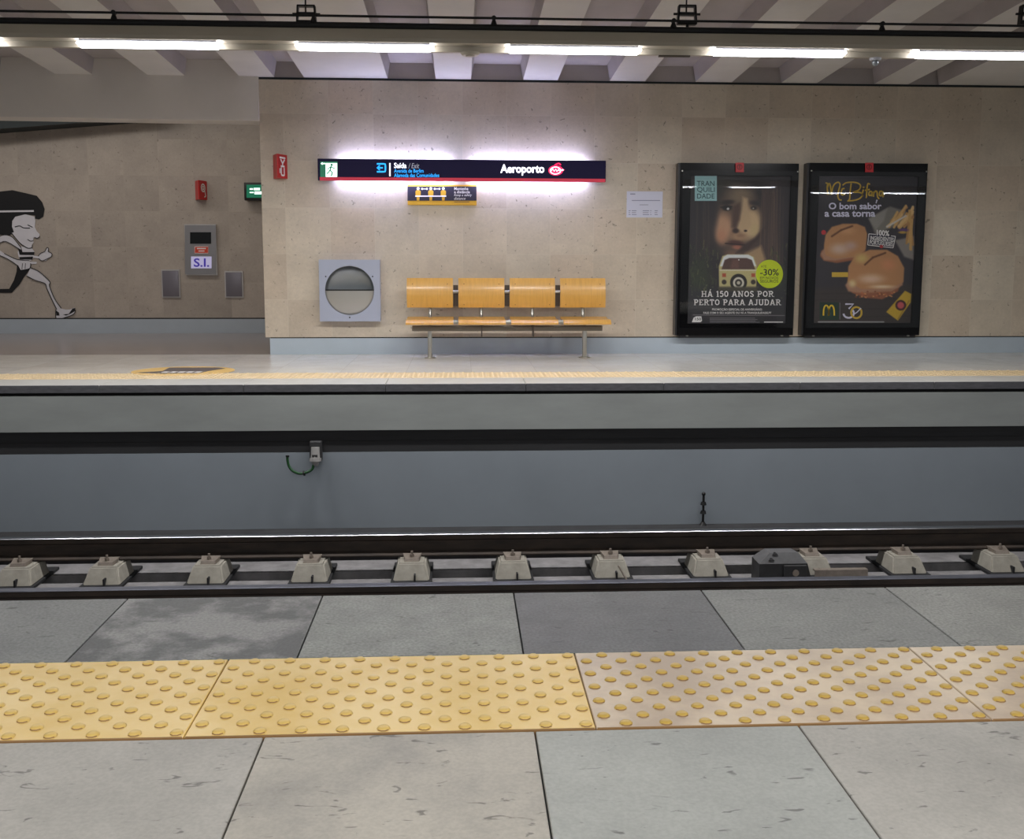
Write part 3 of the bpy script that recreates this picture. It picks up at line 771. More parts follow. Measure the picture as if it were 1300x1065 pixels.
# ------------------------------------------------------------------ bench
YB = 10.62
bench = thing('bench', 'row of four yellow plywood seats on a steel beam against the stone wall', 'bench', (aty(645, 450, YB).x, 10.5, 0))
zs1 = aty(545, 404.5, 10.28).z; zs0 = aty(545, 413.5, 10.28).z
zb1, zb0 = aty(545, 353, YB).z, aty(545, 390.5, YB).z
BACKS = [(516.4, 575), (582, 640.4), (647.2, 704.7), (711.3, 768.8)]
SEATS = [(515, 575.6), (582, 642.2), (649.2, 709.0), (715.6, 776)]
for (a, b) in BACKS:
    xa, xb = aty(a, 372, YB).x, aty(b, 372, YB).x
    bm = bmesh.new(); n = 10; prof = []
    for i in range(n + 1):
        f = i / n; prof.append((YB + 0.030 - 0.055 * math.sin(math.pi * (0.15 + 0.75 * f)) + 0.03 * f, zb0 + (zb1 - zb0) * f))
    pts = prof + [(p[0] + 0.014, p[1]) for p in prof[::-1]]
    prism_yz(bm, pts, xa, xb)
    o = finish('backrest', bm, M['wood'], bench, True)
    for fx in (0.12, 0.88):
        for fz in (0.16, 0.84):
            bm = bmesh.new(); i = int(fz * n); cyl(bm, (xa + (xb - xa) * fx, prof[i][0] - .002, prof[i][1]), (xa + (xb - xa) * fx, prof[i][0] + .005, prof[i][1]), 0.006, seg=8)
            q = finish('rivet', bm, M['ply_edge']); attach(q, o)
for (a, b) in SEATS:
    xa, xb = aty(a, 408, 10.28).x, aty(b, 408, 10.28).x
    bm = bmesh.new(); n = 10; prof = []
    for i in range(n + 1):
        f = i / n; y = 10.27 + 0.38 * f
        prof.append((y, zs1 - 0.02 * math.sin(math.pi * f) - (0.045 * max(0, 1 - f / 0.2) ** 2)))
    prism_yz(bm, prof + [(p[0] + .004, p[1] - 0.018) for p in prof[::-1]], xa, xb)
    finish('seat', bm, M['wood'], bench, True)
# tubes, beam, posts, legs
zt = aty(578, 370.5, YB + .05).z
bm = bmesh.new(); cyl(bm, (aty(530, 370, YB).x, YB + .05, zt), (aty(757, 370, YB).x, YB + .05, zt), 0.018, seg=14); finish('back_tube', bm, M['steel'], bench, True)
zt2 = aty(578, 407, 10.34).z
bm = bmesh.new(); cyl(bm, (aty(530, 407, 10.34).x, 10.34, zt2 - .012), (aty(760, 407, 10.34).x, 10.34, zt2 - .012), 0.02, seg=14); finish('seat_tube', bm, M['steel'], bench, True)
for g in (578.5, 643.7, 708):
    x = aty(g, 375, YB + .06).x
    bm = bmesh.new(); box(bm, x - .026, x + .026, YB + .062, YB + .08, aty(g, 389, YB).z, aty(g, 362, YB).z); finish('back_gap_shade', bm, M['bracket_and_shade'], bench)  # dark plates stand for the shadow seen between the backrests
zbt, zbb = aty(545, 413.5, 10.45).z, aty(545, 420.5, 10.45).z
bm = bmesh.new(); box(bm, aty(523, 417, 10.45).x, aty(765, 417, 10.45).x, 10.45, 10.51, zbb, zbt, 0.008, 2); finish('beam', bm, M['steel_dark'], bench, True)
for g in (546, 611, 675.8, 740):
    x = aty(g, 397, YB + .03).x
    bm = bmesh.new(); tube(bm, smooth_path([(x, YB + .055, zb0 + .12), (x, YB + .05, zb0 - .02), (x, YB + .01, zs1 - .02), (x, 10.5, zbt - .005)], 5), 0.017, 10); finish('back_post', bm, M['steel'], bench, True)
for g in (611.5, 677):
    x = aty(g, 424, 10.44).x
    bm = bmesh.new(); box(bm, x - .006, x + .006, 10.40, 10.53, aty(g, 427, 10.44).z, zbt); finish('seat_bracket', bm, M['bracket_and_shade'], bench)
for g in (545.8, 742):
    x = aty(g, 440, 10.48).x
    bm = bmesh.new(); box(bm, x - .022, x + .022, 10.455, 10.505, 0.008, zbb + .005, 0.006, 2); l = finish('leg', bm, M['steel'], bench, True)
    bm = bmesh.new(); cyl(bm, (x, 10.48, 0), (x, 10.48, .01), 0.062, 0.055, 24); o = finish('foot_plate', bm, M['steel']); attach(o, l)

# ------------------------------------------------------------------ waste bin in the wall
YP = 10.83
a, b = aty(404.5, 329.5, YP), aty(483, 408, YP)
t = thing('waste_bin', 'square lavender-grey metal wall bin with a round half-open hatch beside the bench', 'bin', ((a.x + b.x) / 2, Y_WALL, b.z))
cx, cz, R = aty(443.8, 368.7, YP).x, aty(443.8, 368.7, YP).z, 0.262
bm = bmesh.new()
n = 48
outer = []
for i in range(n):
    an = 2 * math.pi * i / n; c, s = math.cos(an), math.sin(an); k = 1 / max(abs(c), abs(s))
    outer.append(((a.x + b.x) / 2 + c * k * (b.x - a.x) / 2, (a.z + b.z) / 2 + s * k * (a.z - b.z) / 2))
inner = [(cx + R * math.cos(2 * math.pi * i / n), cz + R * math.sin(2 * math.pi * i / n)) for i in range(n)]
V = {}
for nm, pts, y in (('of', outer, YP), ('ob', outer, Y_WALL), ('if', inner, YP), ('ib', inner, YP + .02)): V[nm] = [bm.verts.new((p[0], y, p[1])) for p in pts]
for i in range(n):
    j = (i + 1) % n
    bm.faces.new((V['of'][i], V['of'][j], V['if'][j], V['if'][i])); bm.faces.new((V['of'][i], V['ob'][i], V['ob'][j], V['of'][j])); bm.faces.new((V['if'][i], V['if'][j], V['ib'][j], V['ib'][i]))
finish('housing', bm, M['alu'], t)


def bowl(bm, depth, z0, z1, out):
    """part of a dish inside the round opening between heights z0 and z1 (as fractions of R)"""
    nx, nz = 32, 16
    g = []
    for j in range(nz + 1):
        f = z0 + (z1 - z0) * j / nz; wv = math.sqrt(max(0, 1 - f * f)); row = []
        for i in range(nx + 1):
            u = (-1 + 2 * i / nx) * wv; d = max(0, 1 - u * u - f * f)
            row.append(bm.verts.new((cx + u * R, YP + .018 + out * depth * math.sqrt(d), cz + f * R)))
        g.append(row)
    for j in range(nz):
        for i in range(nx):
            try: bm.faces.new((g[j][i], g[j][i + 1], g[j + 1][i + 1], g[j + 1][i]))
            except ValueError: pass
    bmesh.ops.remove_doubles(bm, verts=bm.verts, dist=1e-5)


bm = bmesh.new(); bowl(bm, 0.085, -1, 1, 1); finish('bowl', bm, M['alu_in'], t, True)
bm = bmesh.new(); bowl(bm, 0.05, -1, 0.0, -1)
finish('flap', bm, M['alu_cup'], t, True)
bm = bmesh.new()
arc = [(cx + R * .985 * math.cos(math.pi * i / 24), YP + .012 - .05 * math.sin(math.pi * i / 24)) for i in range(25)] + [(cx - R * .985, YP + .03), (cx + R * .985, YP + .03)]
lo = [bm.verts.new((p[0], p[1], cz - .002)) for p in arc]; hi = [bm.verts.new((p[0], p[1], cz + .010)) for p in arc]
bm.faces.new(lo[::-1]); bm.faces.new(hi)
for i in range(len(arc)): bm.faces.new((lo[i], lo[(i + 1) % len(arc)], hi[(i + 1) % len(arc)], hi[i]))
finish('flap_edge', bm, M['black'], t)
bm = bmesh.new()
for (px_, py) in ((413.5, 351), (473, 351), (444, 403)):
    p = aty(px_, py, YP); cyl(bm, (p.x, YP - .004, p.z), (p.x, YP + .004, p.z), 0.008, seg=10)
finish('screw', bm, M['box_black'], t)

# ------------------------------------------------------------------ station sign
YS = 10.80
tl, br = aty(403, 200.5, YS), aty(769, 232, YS)
zt_, zb_ = 0.5 * (aty(403, 200.5, YS).z + aty(769, 204.5, YS).z), 0.5 * (aty(403, 228, YS).z + aty(769, 232, YS).z)
sign = thing('station_sign', 'long navy illuminated station name sign reading Aeroporto with a red lower edge', 'sign', ((tl.x + br.x) / 2, Y_WALL, zb_))
bm = bmesh.new(); box(bm, tl.x, br.x, YS, YS + .05, zb_, zt_, 0.004, 1); finish('housing', bm, M['navy'], sign)
bm = bmesh.new(); box(bm, tl.x + .02, br.x - .005, YS - .003, YS + .02, zb_ - .001, zb_ + .034); finish('red_edge', bm, M['sign_red'], sign)
for z in (zt_ + .0, zb_ - .0):
    for f0, f1 in ((0.07, 0.46), (0.53, 0.93)):
        bm = bmesh.new(); cyl(bm, (tl.x + (br.x - tl.x) * f0, YS + .078, z - (.022 if z > 1.9 else -.022)), (tl.x + (br.x - tl.x) * f1, YS + .078, z - (.022 if z > 1.9 else -.022)), 0.013, seg=10); finish('backlight_tube', bm, M['sign_tube'], sign)
bm = bmesh.new()
for f in (0.03, 0.5, 0.97): box(bm, tl.x + (br.x - tl.x) * f - .03, tl.x + (br.x - tl.x) * f + .03, YS + .05, Y_WALL, zb_ + .05, zt_ - .05)
finish('wall_mount', bm, M['box_black'], sign)
Yt = YS - .002
Flat(Yt).rect(406.5, 205, 428.5, 225).done('green_panel', M['lit_green'], sign)['label'] = 'lit green exit pictogram'
Flat(Yt - .002).rect(413.5, 207, 428, 224.5).poly([(407, 207.6), (409.5, 205.8), (409.5, 206.9), (413, 206.9), (413, 208.3), (409.5, 208.3), (409.5, 209.4)]).done('door_symbol', M['lit_mint'], sign)
f = Flat(Yt - .003); f.disc(421, 209.3, 1.6, 1.6, 12); f.stroke([(420.5, 211), (419, 216), (422, 219), (420.5, 223.5)], 1.7); f.stroke([(419, 216), (416.5, 219.5), (414.5, 220.5)], 1.4); f.stroke([(420.5, 211.5), (417, 213.5), (416, 215.5)], 1.1); f.stroke([(420.5, 211.5), (424, 214), (425.6, 212.6)], 1.1)
f.done('running_figure', M['lit_green'], sign)
f = Flat(Yt); f.stroke([(478.5, 208), (486.5, 208), (489, 208.3), (489.3, 210.5), (489.3, 215.5), (489, 217.7), (486.5, 218), (478.5, 218)], 2.0); f.stroke([(478.8, 213), (486, 213)], 1.8); f.stroke([(482.2, 210), (479, 213), (482.2, 216)], 1.7)
f.done('exit_symbol', M['lit_cyan'], sign)
Flat(Yt).rect(494.2, 207, 495.8, 223.6).done('divider', M['lit_white'], sign)
Flat(Yt).text('Saída', 500.3, 206.6, 516, 213.4, 0.014).done('lettering', M['lit_white'], sign)
Flat(Yt).text('/ Exit', 518.5, 207.2, 532.2, 213.6, 0.0, 0.2).done('lettering', M['lit_grey'], sign)
Flat(Yt).text('Avenida de Berlim', 500.3, 214.4, 537.7, 219.2, 0.006).text('Alameda das Comunidades', 500.3, 220, 557.6, 224.9, 0.006).done('lettering', M['lit_cyan'], sign)
Flat(Yt).text('Aeroporto', 635.2, 208.6, 691, 222.8, 0.028).done('station_name', M['lit_white'], sign)
f = Flat(Yt); f.disc(705.5, 216.3, 9.3, 6.4); f.poly([(711, 213), (717, 215.6), (711, 219)]); f.stroke([(704, 210), (709, 207.4), (712, 209.5)], 1.8, 4)
f.done('red_emblem', M['lit_red'], sign)
f = Flat(Yt - .002); f.ring(705.2, 216.5, 6.6, 4.4, 1.1); f.stroke([(699.5, 217), (702, 214.5), (703.5, 217.6), (705.5, 214.6), (707, 217.8), (709, 215), (710.5, 217)], 1.2); f.disc(714, 215.8, 1.5, 1.1, 12)
f.done('emblem_scribble', M['lit_white'], sign)

# keep-your-distance sign
YD = Y_WALL - .02
a, b = aty(517.3, 234.2, YD), aty(605, 260.6, YD)
t = thing('distance_sign', 'small navy and yellow keep a safety distance sign under the station sign', 'sign', ((a.x + b.x) / 2, Y_WALL, b.z))
bx('plate', M['yellow'], t, a.x, b.x, YD, Y_WALL, b.z, a.z)
Flat(YD - .0005).rect(517.3, 236.6, 605, 254.8).done('navy_field', M['navy_print'], t)
f = Flat(YD - .002)
for c in (530.8, 546.9, 562.8):
    f.poly([(c - 3.4, 243), (c - 2, 241.4), (c + 2, 241.4), (c + 3.4, 243), (c + 3.2, 248.5), (c + 1.9, 249), (c + 1.6, 254.6), (c - 1.6, 254.6), (c - 1.9, 249), (c - 3.2, 248.5)])
f.done('standing_figures', M['yellow'], t)
f = Flat(YD - .003)
for c in (530.8, 546.9, 562.8): f.disc(c, 239.4, 1.8, 1.8, 14)
for c in (538.9, 554.9): f.stroke([(c - 3, 239.8), (c + 3, 239.8)], 0.9); f.disc(c - 3, 239.8, 1.3, 1.3, 10); f.disc(c + 3, 239.8, 1.3, 1.3, 10)
f.rect(527.2, 248.2, 566.5, 249.8)
f.text('Mantenha', 576.6, 237.6, 594.5, 241.3, 0.02).text('a distância', 576.6, 241.9, 596.5, 245.4, 0.02).text('Keep a safety', 576.6, 245.9, 599, 250, 0, 0.2).text('distance', 576.6, 250.2, 591, 253.6, 0, 0.2)
f.done('print', M['white_print'], t)
Flat(YD - .002).rect(576.5, 256, 596, 256.7).done('thin_line', M['navy_print'], t)

# paper notice
YN = Y_WALL - .004
t = thing('paper_notice', 'white sheet of paper fixed to the stone wall between bench and posters', 'notice', (aty(818, 275, YN).x, Y_WALL, aty(818, 276, YN).z))
a, b = aty(795.8, 242.8, YN), aty(840.8, 276.2, YN); bx('sheet', M['paper'], t, a.x, b.x, YN, Y_WALL, b.z, a.z)
f = Flat(YN - .0004, .0006); f.rect(800, 245.6, 806.5, 247); f.rect(802, 254, 838, 255); f.rect(812, 259.6, 823, 260.4)
for x0, x1 in ((798, 800.5), (802, 808), (816, 824), (825.5, 827), (831, 835)):
    f.rect(x0, 267, x1, 268); f.rect(x0, 269.5, x1 - .6, 270.4); f.rect(x0, 272, x1, 272.9)
f.done('faint_print', M['ink'], t)

# ------------------------------------------------------------------ the two advertising panels


YF, YG, YA = 10.81, 10.818, 10.84   # frame front, pane, print


class Art:
    """colours of a printed picture on a fine grid; drawn in photo pixel coordinates"""
    def __init__(self, px0, py0, px1, py1, bg):
        a, b = aty(px0, py0, YA), aty(px1, py1, YA)
        w, h = int((px1 - px0) * 2) + 1, int((py1 - py0) * 2) + 1
        self.gx, self.gz = np.meshgrid(np.linspace(a.x, b.x, w), np.linspace(a.z, b.z, h))
        v = np.stack([self.gx, np.full_like(self.gx, YA), self.gz - CAM_Z], -1); d = v @ np.array(FWD)
        self.X = 650 + F_PX * (v @ np.array(RIGHT)) / d; self.Y = 487.5 + F_PX * (v @ np.array(DOWN)) / d; self.C = np.zeros(self.X.shape + (3,)); self.C[:] = bg

    def mix(self, al, col): self.C[:] = self.C * (1 - al[..., None]) + np.array(col, float) * al[..., None]

    def blob(self, cx, cy, rx, ry, col, soft=0.5, rot=0, a=1.0):
        r = math.radians(rot); dx, dy = self.X - cx, self.Y - cy
        u = (dx * math.cos(r) + dy * math.sin(r)) / rx; v = (-dx * math.sin(r) + dy * math.cos(r)) / ry
        al = np.clip((1 - np.sqrt(u * u + v * v)) / soft, 0, 1); self.mix(al * al * (3 - 2 * al) * a, col)

    def poly(self, pts, col, soft=1.0, a=1.0):
        ins = np.zeros(self.X.shape, bool); dist = np.full(self.X.shape, 1e9); n = len(pts)
        for i in range(n):
            (x0, y0), (x1, y1) = pts[i], pts[(i + 1) % n]
            cond = (y0 > self.Y) != (y1 > self.Y)
            ins ^= cond & (self.X < (x1 - x0) * (self.Y - y0) / ((y1 - y0) if y1 != y0 else 1e-9) + x0)
            L = (x1 - x0) ** 2 + (y1 - y0) ** 2 + 1e-9; t = np.clip(((self.X - x0) * (x1 - x0) + (self.Y - y0) * (y1 - y0)) / L, 0, 1)
            dist = np.minimum(dist, np.hypot(self.X - x0 - t * (x1 - x0), self.Y - y0 - t * (y1 - y0)))
        al = np.clip(0.5 + np.where(ins, dist, -dist) / soft, 0, 1); self.mix(al * a, col)

    def seg(self, x0, y0, x1, y1, w, col, soft=0.8, a=1.0):
        L = (x1 - x0) ** 2 + (y1 - y0) ** 2 + 1e-9; t = np.clip(((self.X - x0) * (x1 - x0) + (self.Y - y0) * (y1 - y0)) / L, 0, 1)
        d = np.hypot(self.X - x0 - t * (x1 - x0), self.Y - y0 - t * (y1 - y0)); self.mix(np.clip(0.5 + (w / 2 - d) / soft, 0, 1) * a, col)

    def noise(self, amp): self.C += np.random.normal(0, amp, self.X.shape)[..., None]

    def build(self, name, Y, m, parent):
        C = np.clip(self.C, 0, 255) / 255; C = np.where(C <= 0.04045, C / 12.92, ((C + 0.055) / 1.055) ** 2.4)
        h, w = self.X.shape
        co = np.zeros((h, w, 3)); co[..., 0] = self.gx; co[..., 1] = Y; co[..., 2] = self.gz
        idx = np.arange(h * w).reshape(h, w); q = np.stack([idx[:-1, :-1], idx[1:, :-1], idx[1:, 1:], idx[:-1, 1:]], -1).reshape(-1, 4)
        me = bpy.data.meshes.new(name); me.from_pydata(co.reshape(-1, 3).tolist(), [], q.tolist())
        at = me.color_attributes.new('print', 'FLOAT_COLOR', 'POINT'); at.data.foreach_set('color', np.concatenate([C, np.ones((h, w, 1))], -1).reshape(-1))
        me.materials.append(m); o = bpy.data.objects.new(name, me); COL.objects.link(o); attach(o, parent); return o


M['print'] = bpy.data.materials.new('printed_poster'); _t, _b = nodes(M['print'])
_a = _t.nodes.new('ShaderNodeAttribute'); _a.attribute_name = 'print'; _t.links.new(_a.outputs['Color'], _b.inputs['Base Color']); _b.inputs['Roughness'].default_value = 0.55



def panel(tlp, brp, ap, label, tagx, lean=0.0):
    """black display frame; tlp/brp outer corners, ap = print rectangle, all in photo pixels"""
    a, b = aty(*tlp, YF), aty(*brp, YF); i0, i1 = aty(ap[0], ap[1], YG), aty(ap[2], ap[3], YG)
    t = thing('poster_frame', label, 'poster', ((a.x + b.x) / 2, Y_WALL, b.z), 'poster frames on the stone wall')
    bm = bmesh.new()
    for (x0, x1, z0, z1) in ((a.x, i0.x, b.z, a.z), (i1.x, b.x, b.z, a.z), (i0.x, i1.x, i0.z, a.z), (i0.x, i1.x, b.z, i1.z)): box(bm, x0, x1, YF, Y_WALL - .01, z0, z1)
    bmesh.ops.remove_doubles(bm, verts=bm.verts, dist=1e-5)
    f = finish('frame', bm, M['frame'], t)
    bm = bmesh.new(); box(bm, a.x - .022, a.x, YF + .012, Y_WALL, b.z, a.z); finish('frame_side', bm, M['frame_side'], t)
    bm = bmesh.new(); box(bm, a.x + .03, b.x - .03, YF + .03, Y_WALL, b.z - .03, b.z + .02); finish('lower_lip', bm, M['frame_side'], t)
    bx('backing', M['black'], t, i0.x - .02, i1.x + .02, YA + .004, Y_WALL, i1.z - .02, i0.z + .02)
    bm = bmesh.new()
    for fx in (0.09, 0.91):
        x = a.x + (b.x - a.x) * fx; cyl(bm, (x, YF + .02, b.z - .012), (x, YF + .02, b.z + .008), 0.014, seg=10)
    for xx in (a.x + .02, b.x - .012): cyl(bm, (xx, YF - .004, a.z - .085), (xx, YF + .01, a.z - .085), 0.008, seg=10)
    finish('latch', bm, M['steel'], t)
    g = bmesh.new(); gx0, gx1, gz0, gz1 = i0.x - .09, i1.x + .08, i1.z - .05, i0.z + .05
    hexa(g, [(gx0, YF - .006, gz0), (gx1, YF - .006, gz0), (gx1, YF - .0025, gz0), (gx0, YF - .0025, gz0), (gx0, YF - .006 - lean, gz1), (gx1, YF - .006 - lean, gz1), (gx1, YF - .0025 - lean, gz1), (gx0, YF - .0025 - lean, gz1)]); finish('glass_pane', g, M['glass'], t)
    k = Flat(YF - .0165, .004); k.rect(tagx - 5.2, 206.5, tagx + 5.2, 218.5); tg = k.done('red_tag', M['red_tag'], t); tg['label'] = 'small square red tag'
    k = Flat(YF - .0210, .001); k.ring(tagx, 212, 3.1, 3.1, 1.2, 16); k.rect(tagx - .8, 209.5, tagx + .8, 214); k.done('tag_symbol', M['red_dark'], tg)
    return t


YT = YA - .0012
# --- poster with the face and the camper van
p1_ = panel((864.2, 206.6), (1006.6, 425.5), (877, 222.5, 998, 410.5), 'poster in a black frame showing a face above a camper van with a lime badge', 939, 0.0085)
A = Art(877, 222.5, 998, 410.5, (44, 40, 44))
A.blob(915, 240, 50, 34, (58, 56, 52), 1); A.blob(985, 260, 26, 70, (66, 58, 62), 1)
A.blob(938, 285, 44, 62, (104, 84, 70), 0.6)                      # head
A.blob(940, 248, 27, 19, (134, 116, 94), 0.9)                     # forehead
A.blob(918, 288, 18, 27, (194, 152, 120), 0.7)                  # cheek
A.blob(916, 300, 11, 16, (190, 138, 108), 1)
A.blob(952, 284, 20, 28, (206, 178, 138), 0.6, 10); A.blob(938, 300, 16, 9, (176, 140, 108), 0.8)
A.blob(958, 292, 10, 14, (200, 178, 132), 1)
A.poly([(943, 250), (949, 252), (954, 286), (944, 296), (936, 290), (941, 270)], (196, 168, 132), 4)   # nose ridge
A.poly([(931, 262), (939, 258), (939, 278), (934, 290), (929, 288)], (84, 64, 56), 5)    # shade beside the nose in the print
A.blob(934, 293, 6, 4.5, (60, 42, 40), 0.7); A.blob(946.5, 293, 3.2, 2.2, (56, 40, 38), 0.7)
A.blob(940, 299, 9, 4, (150, 118, 92), 1)
A.blob(923, 257, 14, 5, (52, 44, 42), 0.8, -6); A.blob(923, 264, 8.5, 5, (34, 30, 30), 0.6); A.blob(924.2, 265, 2.6, 2.4, (226, 226, 222), 0.7); A.blob(922.4, 263.4, 1.5, 1.5, (30, 28, 30), 0.6)
A.seg(915, 263, 929, 262, 1.2, (24, 20, 22), 1)
A.blob(960, 258, 12, 5, (62, 54, 56), 0.8, 8); A.blob(957, 264, 6, 4, (58, 50, 48), 0.7); A.blob(956.4, 264.5, 1.6, 1.4, (196, 186, 170), 0.8)
A.blob(934, 309, 14, 5.5, (82, 50, 46), 0.7, 4); A.blob(936, 314, 10, 4.5, (168, 106, 86), 0.8, 5); A.seg(921, 309, 946, 311, 1.4, (44, 28, 30), 1.2)
A.blob(930, 322, 16, 8, (120, 92, 74), 1)
A.blob(900, 270, 16, 44, (52, 46, 50), 0.7)                      # hair by the temple
A.blob(896, 300, 13, 40, (60, 50, 48), 0.9)
A.poly([(969, 240), (984, 240), (990, 300), (992, 345), (962, 345), (958, 318), (968, 290)], (78, 64, 60), 10)
A.poly([(972, 288), (965, 302), (950, 318), (934, 322), (944, 311), (958, 302)], (66, 50, 48), 4)
for i in range(26):
    x = 966 + random.random() * 30; A.seg(x, 236 + random.random() * 20, x + random.uniform(-8, 4), 335, 0.9, random.choice([(98, 78, 70), (58, 48, 50), (112, 92, 76)]), 1.4, 0.5)
for i in range(14):
    x = 884 + random.random() * 16; A.seg(x, 250 + random.random() * 20, x + random.uniform(-3, 6), 330, 0.9, random.choice([(78, 66, 60), (40, 36, 40)]), 1.4, 0.5)
A.poly([(946, 322), (966, 312), (972, 330), (960, 342), (946, 334)], (168, 140, 106), 5)     # neck
A.blob(888, 352, 22, 42, (52, 58, 44), 0.8); A.blob(990, 365, 26, 38, (48, 52, 48), 0.8); A.poly([(870, 366), (1010, 366), (1010, 415), (870, 415)], (46, 46, 50), 14)
for i in range(110):
    x = random.choice([random.uniform(877, 912), random.uniform(877, 900), random.uniform(975, 1000)]); y = random.uniform(312, 372)
    A.seg(x, y, x + random.uniform(-2, 2), y - random.uniform(2, 8), 0.9, random.choice([(112, 116, 70), (74, 86, 52), (34, 40, 34), (58, 70, 48)]), 1, 0.7)
for i in range(60):
    A.blob(random.uniform(877, 1000), random.uniform(362, 384), 1.6, 1.2, random.choice([(92, 100, 72), (36, 40, 38), (70, 76, 62)]), 0.8, 0, 0.7)
# van
A.poly([(913, 368), (912.5, 338), (917, 325), (923, 323), (950, 323), (957, 326), (961, 338), (960, 368)], (186, 176, 124), 1.2)
A.poly([(914, 338), (918.5, 326), (924, 323.2), (950, 323.2), (956, 326.5), (960, 338)], (222, 226, 226), 1.2)
A.poly([(916, 342), (920, 330), (926, 327.5), (948, 327.5), (954.5, 330), (958.8, 342)], (86, 62, 56), 1.2)
A.poly([(927, 341), (930, 329.5), (938, 329), (938, 341)], (106, 74, 66), 3); A.blob(938, 329.8, 1.1, 1.2, (236, 230, 226), 0.6)
A.seg(914, 343, 960, 343, 1.6, (214, 208, 178), 1)
for x in (919.3, 956.3): A.poly([(x - 2.4, 347), (x + 2.4, 347), (x + 2.4, 351.6), (x - 2.4, 351.6)], (176, 84, 56), 1); A.blob(x, 358, 3.8, 3.8, (58, 50, 42), 0.4)
A.blob(937.6, 358.5, 11.4, 11.6, (36, 32, 30), 0.12); A.blob(937.6, 359, 7.6, 7.8, (206, 202, 186), 0.14); A.blob(937.6, 359, 5.0, 5.2, (52, 48, 44), 0.2); A.blob(937.6, 359, 2.6, 2.6, (190, 184, 166), 0.3)
A.poly([(912, 364), (962, 364), (962, 370), (912, 370)], (70, 66, 54), 3)
A.poly([(870, 399.5), (1010, 399.5), (1010, 415), (870, 415)], (52, 50, 54), 1.5); A.seg(880, 399.8, 996, 400.5, 0.7, (150, 148, 150), 0.8)
A.noise(2.5)
pr = A.build('printed_picture', YA, M['print'], p1_)
Flat(YT).rect(882, 223.4, 910, 255).done('logo_square', M['mint_print'], p1_)
Flat(YT - .001).text('TRAN', 884.6, 229.6, 907, 236.2, 0.004).text('QUILI', 885, 237.6, 907.4, 244.8, 0.004).text('DADE', 885, 245.8, 907, 252, 0.004).done('logo_lettering', M['teal_print'], p1_)
Flat(YT).disc(976.8, 347.8, 17.2, 18, 48).done('lime_badge', M['lime'], p1_)
Flat(YT - .001).text('ATÉ', 966, 336, 973, 339.6).text('-30%', 965, 341.4, 988.6, 349.8, 0.012).text('EM NOVOS', 965, 351, 988, 354.4).text('SEGUROS', 965, 355.2, 988, 358.8).done('badge_lettering', M['black_print'], p1_)
S_ = .17                          # stem width of the poster's slab serif letters, as a share of their height
GLYPH = {
    'H': (.80, [((.17, 0), (.17, 1)), ((.63, 0), (.63, 1)), ((.17, .5), (.63, .5))], [(.17, 0), (.17, 1), (.63, 0), (.63, 1)]),
    'A': (.82, [((.12, 0), (.38, 1)), ((.66, 0), (.40, 1)), ((.22, .30), (.58, .30))], [(.12, 0), (.68, 0)]),
    '1': (.42, [((.22, 0), (.22, 1)), ((.22, .98), (.06, .80))], [(.22, 0)]),
    '5': (.58, [((.46, .93), (.16, .93)), ((.16, .93), (.13, .55)), ((.13, .55), (.30, .62), (.46, .52), (.49, .30), (.38, .10), (.22, .06), (.07, .16))], []),
    '0': (.64, [((.32, .07), (.14, .22), (.11, .5), (.14, .78), (.32, .93), (.50, .78), (.53, .5), (.50, .22), (.32, .07))], []),
    'O': (.78, [((.38, .07), (.17, .22), (.12, .5), (.17, .78), (.38, .93), (.59, .78), (.64, .5), (.59, .22), (.38, .07))], []),
    'N': (.82, [((.16, 0), (.16, 1)), ((.16, .98), (.64, .02)), ((.64, 0), (.64, 1))], [(.16, 0), (.12, 1), (.64, 1)]),
    'S': (.60, [((.48, .80), (.38, .93), (.22, .93), (.11, .80), (.14, .62), (.40, .42), (.48, .24), (.38, .07), (.20, .07), (.08, .20))], []),
    'P': (.70, [((.17, 0), (.17, 1)), ((.17, .93), (.42, .93), (.57, .80), (.57, .62), (.42, .48), (.17, .48))], [(.17, 0), (.13, 1)]),
    'R': (.78, [((.17, 0), (.17, 1)), ((.17, .93), (.42, .93), (.57, .80), (.57, .64), (.42, .52), (.17, .52)), ((.40, .52), (.64, .02))], [(.17, 0), (.13, 1), (.68, 0)]),
    'E': (.68, [((.17, 0), (.17, 1)), ((.10, .93), (.58, .93)), ((.10, .07), (.60, .07)), ((.17, .5), (.46, .5)), ((.57, .93), (.57, .74)), ((.60, .07), (.60, .26))], [(.17, 0), (.15, 1)]),
    'T': (.70, [((.35, 0), (.35, 1)), ((.05, .93), (.65, .93)), ((.08, .93), (.08, .72)), ((.62, .93), (.62, .72))], [(.35, 0)]),
    'J': (.56, [((.38, 1), (.38, .25), (.30, .08), (.16, .07), (.07, .20))], [(.38, 1)]),
    'U': (.80, [((.17, 1), (.17, .28), (.26, .09), (.40, .06), (.54, .09), (.63, .28), (.63, 1))], [(.17, 1), (.63, 1)]),
    'D': (.78, [((.17, 0), (.17, 1)), ((.17, .93), (.42, .93), (.60, .76), (.63, .5), (.60, .24), (.42, .07), (.17, .07))], [(.14, 0), (.14, 1)]),
    ' ': (.34, [], [])}


